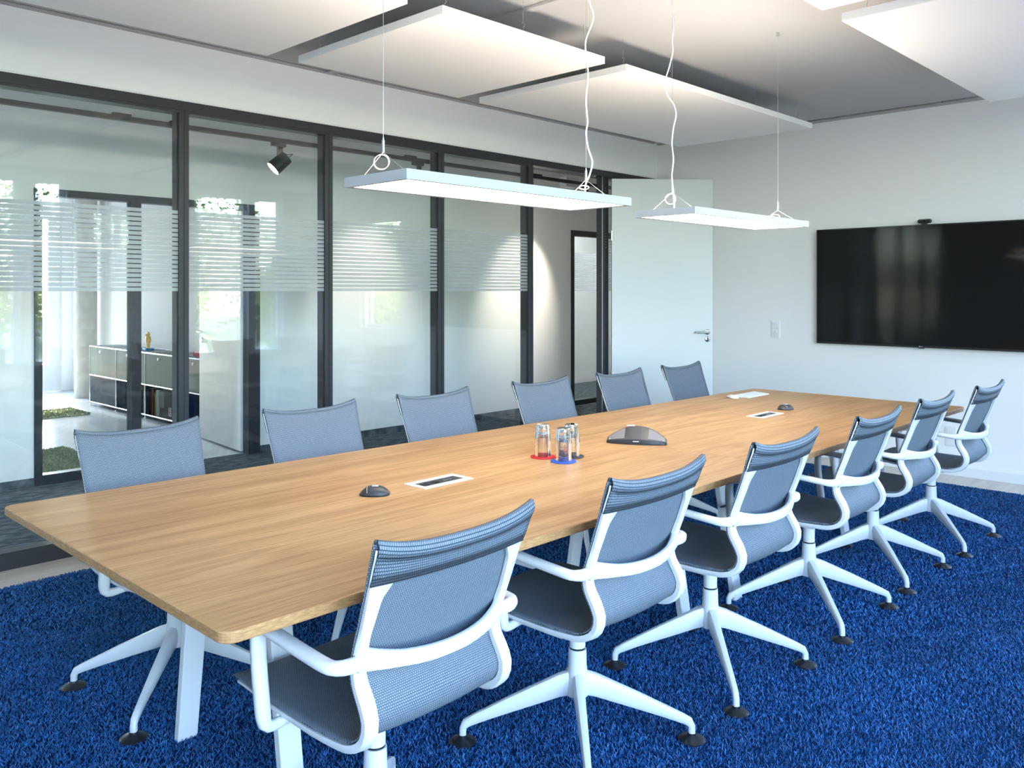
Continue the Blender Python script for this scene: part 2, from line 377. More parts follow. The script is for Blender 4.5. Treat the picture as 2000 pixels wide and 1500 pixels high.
for i in range(len(edges) - 1):
    a = edges[i] + (0.03 if i else 0); b = edges[i + 1] - (0.03 if i < len(edges) - 2 else 0)
    if abs(edges[i] - 5.363) < 0.01: continue                       # the doorway
    # inner bead frame, two panes with a cavity
    bd = MB()
    for z0, z1 in ((0.062, 0.078), (2.505, 2.52)): bd.box(a, b, 0.004, PD - 0.004, z0, z1)
    bd.build('glazing_bead', 'anthracite', part)
    for k, yy in enumerate((0.014, 0.078)):
        p = MB().box(a, b, yy, yy + 0.008, 0.072, 2.512).build('pane', 'glass', part)
        if k == 0:
            fm = MB()
            for s in range(18):
                z = 1.438 + s * 0.0271
                fm.box(a + 0.002, b - 0.002, yy - 0.0012, yy - 0.0004, z, z + 0.0207)
            set_props(fm.build('frosted_film', 'frosted_film', p), kind='stuff')
    sp = MB()
    for xx in (a, b - 0.006): sp.box(xx, xx + 0.006, 0.022, 0.078, 0.078, 2.505)
    sp.build('glazing_spacer', 'anthracite', part)
# door frame strips with screws, hinges
dl = MB()
for z0 in (0.25, 1.85, 2.28):
    for s in range(6 if z0 > 1 else 4): dl.cyl((6.402, 0.001, z0 + s * 0.026), (6.402, -0.002, z0 + s * 0.026), 0.004, k=8)
set_props(dl.build('screw_row', 'steel', part), kind='stuff')
MB().box(6.380, 6.385, 0.02, 0.03, 0.0, 2.52).build('door_seal', 'steel', part)

# open meeting-room door
ang = math.atan2(4.285 - 4.935, 7.165 - 6.452)
door = empty('door_1', (6.452, 4.935, 0), ang); door['kind'] = 'structure'
MB().box(0.0, 0.965, -0.042, 0.0, 0.008, 2.497).build('door_leaf', 'door_white', door, bevel=0.002)
h = MB(); h.lathe([(0.0265, 0), (0.0265, 0.006), (0.024, 0.008)], k=24)
for o, zz in ((h.build('rose', 'steel', door, smooth='angle'), 1.05),):
    o.rotation_euler = (math.radians(90), 0, 0); o.location = (0.915, -0.042, zz)
lv = MB(); lv.tube([(0.915, -0.048, 1.05), (0.915, -0.085, 1.05), (0.912, -0.092, 1.05), (0.904, -0.095, 1.05), (0.79, -0.095, 1.05)], 0.0095, k=12)
lv.build('lever_handle', 'steel', door, smooth='angle')
kb = MB(); kb.lathe([(0.0265, 0), (0.0265, 0.005), (0.024, 0.007)], k=24)
ke = kb.build('key_rose', 'steel', door, smooth='angle'); ke.rotation_euler = (math.radians(90), 0, 0); ke.location = (0.915, -0.042, 0.982)
kh = MB(); kh.cyl((0.915, -0.0492, 0.990), (0.915, -0.0497, 0.990), 0.008, k=14); kh.box(0.910, 0.920, -0.0497, -0.0492, 0.964, 0.988)
kh.build('keyhole', 'anthracite_dark', door)
for zz in (0.30, 1.96, 2.30):
    MB().cyl((-0.004, -0.052, zz - 0.045), (-0.004, -0.052, zz + 0.045), 0.008, k=12).build('hinge', 'steel', door, smooth='angle')

# ------------------------------------------------------------------ corridor and office beyond the glass
CX0, CX1, OY, OYF = -3.2, 11.5, 6.93, 13.25
structure('floor_corridor', MB().box(CX0, CX1, GY + 0.10, OY + 0.08, FZ - 0.2, FZ + 0.004), 'corridor_carpet')
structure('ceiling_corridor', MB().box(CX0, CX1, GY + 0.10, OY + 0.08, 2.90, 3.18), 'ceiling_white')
structure('wall_corridor_end', MB().box(CX1, CX1 + 0.1, GY, 9.6, FZ - 0.2, 3.18), 'wall_white')
structure('wall_corridor_start', MB().box(CX0 - 0.1, CX0, GY, OY + 0.08, FZ - 0.2, 0.1).box(CX0 - 0.1, CX0, GY, OY + 0.08, 2.75, 3.18).box(CX0 - 0.1, CX0, GY, GY + 0.2, 0.1, 2.75).box(CX0 - 0.1, CX0, OY - 0.1, OY + 0.08, 0.1, 2.75), 'wall_white')
cw = empty('window_30', (CX0 - 0.05, (GY + 0.2 + OY - 0.1) / 2, 0.1)); cw['kind'] = 'structure'  # unseen window, added to bring daylight into the corridor
MB().box(-0.006, 0.006, -0.84, 0.84, 0, 2.65).build('pane', 'window_glass', cw)
portal('window_portal', (CX0 - 0.095, (GY + OY) / 2, 1.4), (math.radians(90), 0, math.radians(-90)), 1.7, 2.6)
structure('wall_corridor_near', MB().box(XB + 0.16, CX1, GY - 0.02, GY + 0.10, FZ - 0.2, 3.18), 'wall_white')
structure('wall_corridor_near_start', MB().box(CX0, XL - 0.16, GY - 0.02, GY + 0.10, FZ - 0.2, 3.18), 'wall_white')
# wall line at OY: solid left, glazed 2.07-3.91, solid, glazed 8.23-9.3
HZ = 2.205
mb = MB().box(CX0, 2.075, OY, OY + 0.08, 0.05, 3.18).box(3.912, 8.23, OY, OY + 0.08, 0.05, 3.18).box(9.35, CX1, OY, OY + 0.08, 0.05, 3.18)
mb.box(2.075, 3.912, OY, OY + 0.08, HZ, 3.18).box(8.23, 9.35, OY, OY + 0.08, HZ, 3.18)
structure('wall_office', mb, 'wall_white')
structure('baseboard_corridor', MB().box(CX0, 2.075, OY - 0.006, OY + 0.07, FZ, 0.055).box(3.912, 8.23, OY - 0.006, OY + 0.07, FZ, 0.055).box(9.35, CX1, OY - 0.006, OY + 0.07, FZ, 0.055), 'corridor_carpet')
op = empty('wall_office_glass', (0, OY - 0.01, 0)); op['kind'] = 'structure'
MB().box(2.070, 3.915, 0, 0.10, 2.15, HZ).build('header_rail', 'anthracite', op)
for x0, x1 in ((2.072, 2.128), (2.782, 2.858), (3.800, 3.912)): MB().box(x0, x1, 0, 0.10, FZ, 2.15).build('mullion', 'anthracite', op)
MB().box(2.128, 2.782, 0, 0.10, FZ, 0.065).build('sill_rail', 'anthracite', op)
MB().box(2.128, 2.782, 0.03, 0.038, 0.065, 2.15).build('pane', 'glass', op)
op3 = empty('wall_far_glass', (0, OY - 0.01, 0)); op3['kind'] = 'structure'
MB().box(8.23, 9.35, 0, 0.10, 2.135, HZ).build('header_rail', 'anthracite', op3)
for x0, x1 in ((8.23, 8.29), (9.29, 9.35)): MB().box(x0, x1, 0, 0.10, FZ, 2.135).build('mullion', 'anthracite', op3)
MB().box(8.29, 9.29, 0, 0.10, FZ, 0.05).build('sill_rail', 'anthracite', op3)
p3 = MB().box(8.29, 9.29, 0.03, 0.038, 0.05, 2.135).build('pane', 'glass', op3)
fm = MB()
for s in range(18): fm.box(8.292, 9.288, 0.0285, 0.0293, 1.438 + s * 0.0271, 1.4587 + s * 0.0271)
set_props(fm.build('frosted_film', 'frosted_film', p3), kind='stuff')
structure('floor_far_room', MB().box(7.0, CX1, OY + 0.08, 9.6, FZ - 0.2, FZ + 0.004), 'corridor_carpet')
structure('wall_far_room', MB().box(7.0, CX1 + 0.1, 8.55, 8.65, FZ - 0.2, 3.18).box(6.9, 7.0, OY + 0.08, 8.65, FZ - 0.2, 3.18), 'wall_white')
structure('ceiling_far_room', MB().box(6.9, CX1, OY + 0.08, 8.65, 2.90, 3.18), 'ceiling_white')
cl = thing('far_room_fill_light', 'unseen fill light added to brighten the room at the end of the corridor', 'lamp', (9.2, 7.75, 2.85))  # no known fitting here: added out of view to brighten the far room
MB().box(-0.6, 0.6, -0.15, 0.15, 0, 0.05).build('case', 'alu_white', cl); MB().box(-0.58, 0.58, -0.13, 0.13, -0.004, 0.0).build('diffuser', 'fill_cool', cl)
# office door, standing open into the office
d2 = empty('door_2', (3.80, OY + 0.10, 0), math.atan2(1.0, 0.10)); d2['kind'] = 'structure'
MB().box(0.0, 1.0, -0.02, 0.02, 0.006, 2.14).build('door_leaf', 'door_white', d2, bevel=0.002)
MB().tube([(0.93, 0.02, 1.04), (0.93, 0.062, 1.04), (0.925, 0.068, 1.04), (0.82, 0.068, 1.04)], 0.01, k=10).build('lever_handle', 'steel', d2, smooth='angle')
MB().cyl((0.93, 0.02, 0.96), (0.93, 0.032, 0.96), 0.026, k=20).build('key_rose', 'steel', d2, smooth='angle')

structure('floor_office', MB().box(-1.0, 4.47, OY + 0.08, OYF, FZ - 0.2, FZ + 0.006), 'office_floor')
structure('ceiling_office', MB().box(-1.1, 4.6, OY + 0.08, OYF + 0.2, 2.90, 3.18), 'ceiling_white')
structure('wall_office_right', MB().box(4.47, 4.6, OY + 0.08, OYF + 0.2, FZ - 0.2, 3.0), 'wall_white')
structure('wall_office_left', MB().box(-1.1, -1.0, OY + 0.08, OYF + 0.2, FZ - 0.2, 3.0), 'wall_white')
structure('baseboard_office', MB().box(4.455, 4.47, OY + 0.1, 12.3, FZ, 0.06), 'white_plastic')
# far office wall with tall glazing; pier on the right
structure('wall_office_far', MB().box(4.33, 4.47, OYF, OYF + 0.2, FZ - 0.2, 3.0).box(-1.0, 4.33, OYF, OYF + 0.2, 2.55, 3.0).box(-1.0, 2.6, OYF, OYF + 0.2, FZ - 0.2, 2.55), 'wall_white')
ow = empty('window_9', (0, OYF + 0.06, 0)); ow['kind'] = 'structure'
MB().box(2.6, 4.33, 0, 0.07, FZ, 0.10).box(2.6, 4.33, 0, 0.07, 2.47, 2.55).box(2.6, 2.65, 0, 0.07, 0.1, 2.47).box(4.17, 4.33, 0, 0.07, 0.1, 2.47).build('window_frame', 'alu_white', ow)
for xx in (2.9,): MB().box(xx - 0.035, xx + 0.035, 0, 0.07, 0.10, 2.47).build('window_post', 'alu_white', ow)
MB().box(4.04, 4.06, -0.02, 0.07, 0.38, 2.47).build('window_gasket', 'anthracite', ow)
MB().box(2.935, 4.17, 0.0, 0.07, 0.10, 0.38).build('parapet_panel', 'alu_white', ow)
for a, b, z0 in ((2.65, 2.865, 0.1), (2.935, 4.17, 0.38)): MB().box(a, b, 0.03, 0.04, z0, 2.47).build('pane', 'window_glass', ow)
pd = bpy.data.lights.new('office_portal', 'AREA'); po = bpy.data.objects.new('office_portal', pd); COL.objects.link(po)
pd.shape = 'RECTANGLE'; pd.size = 1.6; pd.size_y = 2.4; pd.cycles.is_portal = True; po.location = (3.40, OYF + 0.18, 1.3); po.rotation_euler = (math.radians(-90), 0, 0)
col = MB().lathe([(0.14, 0), (0.14, 2.92)], k=32).build('column', 'concrete', smooth='angle', loc=(4.29, 12.2, FZ)); col['kind'] = 'structure'

# ------------------------------------------------------------------ outside: ground and trees
structure('ground', MB().box(XB + 0.16, 45, WY - 0.22, GY - 0.1, -0.5, -0.35).box(-40, 45, -45, WY - 0.22, -0.5, -0.35).box(-40, CX0 - 0.1, WY - 0.22, 15, -0.5, -0.35).box(-40, 45, OYF + 0.2, 60, -0.5, -0.3), 'lawn')
structure('bounce_terrace', MB().box(-4, 10, OYF + 0.2, 19, -0.3, -0.05).box(-9, 20, -11.0, WY - 0.22, -0.35, -0.10).box(-12, XL - 0.16, -11.0, 4.0, -0.35, -0.10), 'bounce_paving')  # window-side paving is unseen, added pale to bounce light indoors
def make_tree(seed, h, rad, nm='tree'):
    r_ = np.random.default_rng(seed)
    t = thing(nm, '', nm)
    tr = MB(); tr.sweep([(0, 0, -0.5), (0.05, 0.02, h * 0.3), (-0.04, 0.05, h * 0.6), (0.02, 0, h * 0.85)], [(0.16, 0.16), (0.13, 0.13), (0.09, 0.09), (0.03, 0.03)], k=10)
    for b in range(7):
        a = b * 2.4; z = h * (0.25 + 0.08 * b); L = rad * 0.75
        tr.sweep([(0, 0, z), (L * 0.5 * math.cos(a), L * 0.5 * math.sin(a), z + L * 0.35), (L * math.cos(a), L * math.sin(a), z + L * 0.6)], [(0.05, 0.05), (0.035, 0.035), (0.012, 0.012)], k=6)
    tr.build('trunk', 'bark', t, smooth=True)
    n = 5200
    clus = r_.normal(size=(60, 3)); clus /= np.linalg.norm(clus, axis=1)[:, None]; clus *= r_.uniform(0.45, 1, (60, 1)) ** 0.5
    c = clus[r_.integers(0, 60, n)] + r_.normal(size=(n, 3)) * 0.16
    c = c * np.array([rad, rad, h * 0.44]) + np.array([0, 0, h * 0.58])
    u = r_.normal(size=(n, 3)); u /= np.linalg.norm(u, axis=1)[:, None]
    v = np.cross(u, r_.normal(size=(n, 3))); v /= np.linalg.norm(v, axis=1)[:, None]
    s = r_.uniform(0.05, 0.10, (n, 1))
    V = np.stack([c - u * s, c + v * s * 0.55, c + u * s, c - v * s * 0.55], 1).reshape(-1, 3)
    me = bpy.data.meshes.new('crown'); me.from_pydata(V.tolist(), [], np.arange(n * 4).reshape(-1, 4).tolist()); me.materials.append(M['leaf'])
    o = bpy.data.objects.new('crown', me); COL.objects.link(o); o.parent = t; o['kind'] = 'stuff'
    return t
treeA = make_tree(3, 7.0, 2.2); treeB = make_tree(11, 5.2, 1.9)
treeC = make_tree(21, 2.7, 1.25, 'shrub')
spots = [(treeA, 3.8, -14.0, 'leafy green tree outside, mirrored in the glass pane at the far left'), (treeB, 7.2, -18.0, 'leafy tree outside, farther back, mirrored beside the dark post'),
         (treeA, 10.8, -14.0, 'tall leafy tree outside mirrored in the second glass pane from the left'), (treeB, 16.6, -13.0, 'lower leafy tree outside mirrored right of the tall one in the second pane'),
         (treeB, 1.0, 19.0, 'green tree beyond the far office window, mostly hidden by the white wall'), (treeA, 4.6, 25.0, 'sunlit green tree standing far beyond the office window'),
         (treeC, 4.0, -9.0, 'low shrub outside, mirrored at the left edge of the first pane'), (treeC, 7.9, -9.2, 'low shrub outside, mirrored below the trees in the first pane'),
         (treeC, 11.8, -9.0, 'low shrub outside, mirrored below the tall tree in the second pane'),
         (treeC, 6.0, -5.3, 'nearer low shrub outside, mirrored low in the first pane'), (treeC, 9.9, -5.3, 'nearer low shrub outside, mirrored low in the second pane'),
         (treeC, 13.8, -5.3, 'nearer low shrub outside, beyond the right end of the windows'), (treeC, 2.0, -5.3, 'nearer low shrub outside, left of the mirrored ones'),
         (treeC, 9.5, -2.3, 'low shrub outside the small window right of the screen')]
used = set()
for k, (src, x, y, lab) in enumerate(spots):
    o = src if id(src) not in used else copy_tree(src)
    used.add(id(src)); o.location = (x, y, -0.35); o.rotation_euler = (0, 0, k * 1.3); o['label'] = lab; o['group'] = 'trees outside'

# ------------------------------------------------------------------ rug
RX0, RX1, RY0, RY1 = -1.2, 6.82, -1.2, 4.645
rug = thing('area_rug', 'deep blue shaggy rug covering the floor under the table', 'rug', (0, 0, FZ))
MB().box(RX0, RX1, RY0, RY1, 0, 0.007).build('rug_backing', 'rug_backing', rug)
def pile(parent, name, m, x0, x1, y0, y1, z, dens_fn, h, wd, seed):
    r_ = np.random.default_rng(seed); cell = 0.1; P = []
    xs = np.arange(x0, x1, cell); ys = np.arange(y0, y1, cell)
    for xx in xs:
        for yy in ys:
            n = dens_fn(xx + cell / 2, yy + cell / 2)
            n = int(n * cell * cell + r_.random())
            P.append(np.stack([xx + r_.random(n) * min(cell, x1 - xx), yy + r_.random(n) * min(cell, y1 - yy)], 1))
    P = np.concatenate(P); n = len(P)
    far = np.clip(np.hypot(P[:, 0], P[:, 1]) / 3.0, 1.0, 1.7)[:, None]
    th = r_.random(n) * 2 * np.pi; d = np.stack([np.cos(th), np.sin(th), 0 * th], 1)
    ph = r_.random(n) * 2 * np.pi; ln = np.stack([np.cos(ph), np.sin(ph), 0 * ph], 1)
    hh = h * r_.uniform(0.7, 1.15, (n, 1)); lean = h * r_.uniform(0.15, 0.85, (n, 1)); ww = wd * r_.uniform(0.7, 1.3, (n, 1)) * far
    b = np.concatenate([P, np.full((n, 1), z)], 1); up = np.array([[0, 0, 1.0]])
    m1 = b + up * hh * 0.6 + ln * lean * 0.35; t = b + up * hh * 1.0 + ln * lean
    V = np.stack([b - d * ww * .8, b + d * ww * .8, m1 + d * ww, m1 - d * ww, t + d * ww * 0.45, t - d * ww * 0.45], 1).reshape(-1, 3)
    base = (np.arange(n) * 6)[:, None]
    F = np.concatenate([base + np.array([[0, 1, 2, 3]]), base + np.array([[3, 2, 4, 5]])], 1).reshape(-1, 4)
    me = bpy.data.meshes.new(name)
    me.vertices.add(len(V)); me.vertices.foreach_set('co', V.astype(np.float32).ravel())
    me.loops.add(F.size); me.loops.foreach_set('vertex_index', F.astype(np.int32).ravel())
    me.polygons.add(len(F)); me.polygons.foreach_set('loop_start', np.arange(0, F.size, 4, dtype=np.int32))
    me.polygons.foreach_set('use_smooth', np.ones(len(F), dtype=bool))
    me.update(calc_edges=True)
    tone = r_.beta(1.6, 2.2, n)
    at = me.attributes.new('tone', 'FLOAT', 'POINT'); at.data.foreach_set('value', np.repeat(tone, 6).astype(np.float32))
    me.materials.append(M[m]); o = bpy.data.objects.new(name, me); COL.objects.link(o); o.parent = parent; o['kind'] = 'stuff'
    return o
CA = math.radians(44.05)
def rug_density(x, y):
    d = x * math.cos(CA) + y * math.sin(CA); r = x * math.sin(CA) - y * math.cos(CA)
    vis = d > 1.35 and abs(r) < d * 0.66 + 0.35
    return (25000 if d < 3.6 else 14000) if vis else 2500
pile(rug, 'rug_pile', 'rug_blue', RX0, RX1, RY0, RY1, 0.004, rug_density, 0.0135, 0.0018, 5)

# ------------------------------------------------------------------ ceiling sails
def sail(x0, x1, y0, y1, label, hooks):
    t = thing('ceiling_panel', label, 'ceiling panel', ((x0 + x1) / 2, (y0 + y1) / 2, 2.71), 0, 'suspended acoustic ceiling panels')
    hx, hy = (x1 - x0) / 2, (y1 - y0) / 2
    MB().box(-hx, hx, -hy, hy, 0, 0.040).build('board', 'panel_white', t, bevel=0.0015)
    for fx, fy in hooks:
        px, py = fx * hx, fy * hy; hk = MB()
        hk.tube([(px, py, 0.04), (px, py, 0.085)], 0.0012, k=6)
        arc = [(px + 0.011 * math.cos(a), py, 0.096 + 0.011 * math.sin(a)) for a in np.linspace(-math.pi / 2, math.pi * 0.9, 12)]
        hk.tube(arc, 0.0014, k=6); hk.tube([(px, py, 0.107), (px, py, CZ - 2.71)], 0.0010, k=6)
        hk.build('suspension_hook', 'hook_steel', t, smooth=True)
H4 = [(-0.86, -0.86), (0.0, -0.9), (0.86, -0.86), (-0.86, 0.86), (0.86, 0.86)]
H2 = [(-0.93, -0.86), (-0.55, -0.9), (0.0, -0.9), (0.35, -0.9), (0.93, -0.86), (-0.93, 0.86), (0.93, 0.86)]
sail(-0.03, 2.39, 2.955, 4.155, 'long white ceiling panel above the glass wall, nearest the camera at top left', H2)
sail(2.582, 3.787, 2.940, 4.155, 'square white ceiling panel between the two longer ones beside the glass wall', H4)
sail(3.988, 6.418, 2.942, 4.168, 'long white ceiling panel nearest the corner with the open door', H2)
sail(-0.03, 2.39, 0.46, 1.675, 'white ceiling panel on the window side, over the camera', H2)
sail(2.54, 3.752, 0.46, 1.675, 'square white ceiling panel of which only a corner shows at the top edge', H4)
sail(3.965, 6.345, 0.46, 1.675, 'long white ceiling panel at top right above the wall screen', H2)

# ------------------------------------------------------------------ pendant luminaires
def pendant(x0, x1, yc, label, wires, cable):
    t = thing('pendant_lamp', label, 'lamp', ((x0 + x1) / 2, yc, 1.80), 0, 'pendant lamps over the table')
    hx, hy, T, B = (x1 - x0) / 2, 0.172, 0.034, 0.022
    f = MB(); f.box(-hx, hx, -hy, -hy + 0.004, 0, T).box(-hx, hx, hy - 0.004, hy, 0, T).box(-hx, -hx + 0.004, -hy + 0.004, hy - 0.004, 0, T).box(hx - 0.004, hx, -hy + 0.004, hy - 0.004, 0, T)
    # lower lip, slightly set up into the frame
    f.box(-hx + 0.004, hx - 0.004, -hy + 0.004, -hy + B, 0.001, 0.005).box(-hx + 0.004, hx - 0.004, hy - B, hy - 0.004, 0.001, 0.005)
    f.box(-hx + 0.004, -hx + B, -hy + B, hy - B, 0.001, 0.005).box(hx - B, hx - 0.004, -hy + B, hy - B, 0.001, 0.005)
    f.build('frame', 'lamp_frame', t)
    MB().box(-hx + B, hx - B, -hy + B, hy - B, 0.005, 0.008).build('diffuser', 'lamp_diffuser', t)
    MB().box(-hx + 0.004, hx - 0.004, -hy + 0.004, hy - 0.004, 0.012, 0.026).build('housing', 'lamp_frame', t)
    ex, ey = hx - 0.03, hy - 0.03; ur = MB()                             # hipped opal cover: throws light wide to the sides
    ur.v = [(-ex, -ey, 0.026), (ex, -ey, 0.026), (ex, ey, 0.026), (-ex, ey, 0.026), (-ex + 0.24, 0, 0.058), (ex - 0.24, 0, 0.058)]
    ur.f = [(0, 1, 5, 4), (1, 2, 5), (2, 3, 4, 5), (3, 0, 4), (3, 2, 1, 0)]
    ur.build('uplight_diffuser', 'lamp_uplight', t)
    for i, (wx, zt) in enumerate(wires):
        px = wx - (x0 + x1) / 2; top = CZ - 1.80; wz = zt - 1.80
        MB().tube([(px, 0, wz), (px, 0, top)], 0.0009, k=6).build('suspension_wire', 'steel', t)
        MB().cyl((px, 0, wz - 0.045), (px, 0, wz - 0.005), 0.0055, k=12).cyl((px, 0, wz - 0.005), (px, 0, wz + 0.004), 0.003, k=10).build('wire_gripper', 'chrome', t, smooth='angle')
        MB().tube([(px, 0, wz - 0.045), (px, -0.125, 0.03)], 0.0007, k=6).tube([(px, 0, wz - 0.045), (px, 0.125, 0.03)], 0.0007, k=6).build('wire_bridle', 'steel', t)
        MB().lathe([(0.010, 0), (0.010, 0.022)], (px, 0, top - 0.022), k=14).build('ceiling_cap', 'steel', t, smooth='angle')
        rr = 0.026 if i == 0 else 0.021; tilt = 0.15 if i == 0 else 1.1
        rg = MB()
        for q in range(3):
            pts = []
            for a in np.linspace(0, 2 * math.pi, 28, endpoint=False):
                v = Vector((0.70 * rr * math.cos(a), -0.70 * rr * math.cos(a), rr * math.sin(a) * math.cos(tilt))) + Vector((0, 0, 0))
                v += Vector((1, 1, 0)) * (rr * math.sin(a) * math.sin(tilt) * 0.5)
                pts.append((px + v.x + 0.001 * q, 0.012 + v.y - 0.001 * q, max(wz - 0.078 + v.z + 0.0012 * q, 0.032)))
            rg.tube(pts, 0.0009, k=6, closed=True)
        rg.build('spare_wire_coil', 'cable_white', t, smooth=True)
    wx, pts = cable
    px = wx - (x0 + x1) / 2
    path = spline([(px + o * 0.70, -o * 0.72 - 0.004, z - 1.80) for o, z in pts], 90)
    MB().tube(path, 0.0033, k=8).build('power_cable', 'cable_white', t, smooth=True)
pendant(1.730, 2.944, 2.316, 'flat rectangular pendant lamp hanging over the near half of the table', [(1.728 + 0.04, 1.954), (2.881 - 0.03, 1.962)],
        (2.881 - 0.03, [(0.010, 2.925), (-0.004, 2.80), (0.0088, 2.696), (0.0288, 2.63), (0.0265, 2.597), (-0.0022, 2.52), (-0.0044, 2.475), (0.0022, 2.409), (0.0066, 2.365), (-0.0022, 2.254), (0.0044, 2.166), (-0.0022, 2.117), (0.0066, 2.055), (0.0243, 1.993), (0.0111, 1.933), (-0.0044, 1.896), (-0.008, 1.83)]))
pendant(3.440, 4.632, 2.316, 'flat rectangular pendant lamp hanging over the far half of the table', [(3.513, 1.964), (4.600, 1.950)],
        (3.513, [(-0.004, 2.925), (-0.0248, 2.851), (-0.005, 2.814), (0.005, 2.74), (-0.0025, 2.653), (0.0, 2.603), (-0.0174, 2.528), (-0.0373, 2.454), (-0.0273, 2.392), (0.005, 2.342), (0.0149, 2.292), (0.0025, 2.23), (-0.005, 2.156), (0.0025, 2.081), (-0.005, 2.007), (-0.0025, 1.957), (0.004, 1.90), (0.006, 1.83)]))

# ------------------------------------------------------------------ conference table
TZ = 0.74
tab = thing('conference_table', 'long oak conference table on white splayed legs', 'table', (3.22, 2.36, 0))
def top(x0, x1, ya0, ya1, yb0, yb1, round_left, round_right, m):
    def corner(cx, cy, sx, sy, r, on):
        if not on: return [(cx, cy)]
        a0 = {(-1, -1): 180, (1, -1): 270, (1, 1): 0, (-1, 1): 90}[(sx, sy)]
        return [(cx - sx * r + r * math.cos(math.radians(a0 + q * 15)), cy - sy * r + r * math.sin(math.radians(a0 + q * 15))) for q in range(7)]
    poly = corner(x0, ya0, -1, -1, 0.035, round_left) + corner(x1, yb0, 1, -1, 0.035, round_right) + corner(x1, yb1, 1, 1, 0.035, round_right) + corner(x0, ya1, -1, 1, 0.035, round_left)
    poly = [(px - 3.22, py - 2.36) for px, py in poly]
    o = MB().prism(poly, TZ - 0.026, TZ).build('tabletop', m, tab, bevel=0.004, seg=3)
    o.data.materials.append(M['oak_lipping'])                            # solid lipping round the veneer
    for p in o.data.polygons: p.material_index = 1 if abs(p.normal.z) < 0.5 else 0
top(0.838, 3.2195, 1.626, 3.120, 1.640, 3.058, True, False, 'oak')
top(3.2205, 5.605, 1.640, 3.058, 1.610, 3.005, False, True, 'oak_second')
for lx in (1.245, 3.165, 3.60, 4.95):
    for s in (-1, 1):
        o = -0.015 if lx < 4 else 0.03
        y0, y1 = s * 0.215 + o, s * 0.325 + o
        cx = lx - 3.22
        ring = lambda yy, z, hx: [(cx - hx, yy - 0.014, z), (cx + hx, yy - 0.014, z), (cx + hx, yy + 0.014, z), (cx - hx, yy + 0.014, z)]
        MB().loft([ring(y1, -0.004, 0.033), ring(y0, TZ - 0.045, 0.036)]).build('leg', 'table_white', tab, bevel=0.003)
    MB().box(lx - 3.22 - 0.03, lx - 3.22 + 0.03, -0.42, 0.42, TZ - 0.05, TZ - 0.026).build('cross_beam', 'table_white', tab)
for yy in (-0.16, 0.16): MB().box(1.245 - 3.22 - 0.03, 4.95 - 3.22 + 0.03, yy - 0.02, yy + 0.02, TZ - 0.075, TZ - 0.05).build('rail', 'table_white', tab)

# ------------------------------------------------------------------ chairs
PROF = [(-0.304, 0.903), (-0.288, 0.865), (-0.264, 0.80), (-0.240, 0.735), (-0.214, 0.668), (-0.200, 0.618), (-0.207, 0.580), (-0.228, 0.545), (-0.240, 0.515), (-0.228, 0.482), (-0.190, 0.460),
        (-0.130, 0.4535), (-0.04, 0.452), (0.08, 0.4545), (0.19, 0.460), (0.275, 0.458), (0.320, 0.446), (0.344, 0.427)]
NP = 64
prof = spline(PROF, NP)
tang = np.gradient(prof, axis=0); tang /= np.linalg.norm(tang, axis=1)[:, None]
nout = np.stack([tang[:, 1], -tang[:, 0]], 1)                          # points behind / below the sitter
arc = np.concatenate([[0], np.cumsum(np.linalg.norm(np.diff(prof, axis=0), axis=1))])
def halfw(i):
    z, y = prof[i][1], prof[i][0]
    s = arc[i] / arc[-1]
    wv = np.interp(s, [0, 0.12, 0.33, 0.45, 0.6, 0.8, 0.93, 0.985, 1.0], [0.238, 0.232, 0.222, 0.222, 0.232, 0.236, 0.228, 0.208, 0.185])
    return float(wv)
def shell_bow(i, u):
    return float(np.interp(arc[i] / arc[-1], [0, 0.1, 0.35, 0.5, 0.7, 1.0], [0.010, 0.014, 0.014, 0.010, 0.012, 0.004]) * max(0.0, 1 - u * u))
def shell_point(i, u):
    y, z = prof[i]; s = arc[i] / arc[-1]
    bow = shell_bow(i, u)
    lift = np.interp(s, [0, 0.07], [1, 0]) * (0.024 * abs(u) ** 3 - 0.010)
    return np.array([u * halfw(i), y + nout[i][0] * bow, z + nout[i][1] * bow + lift])
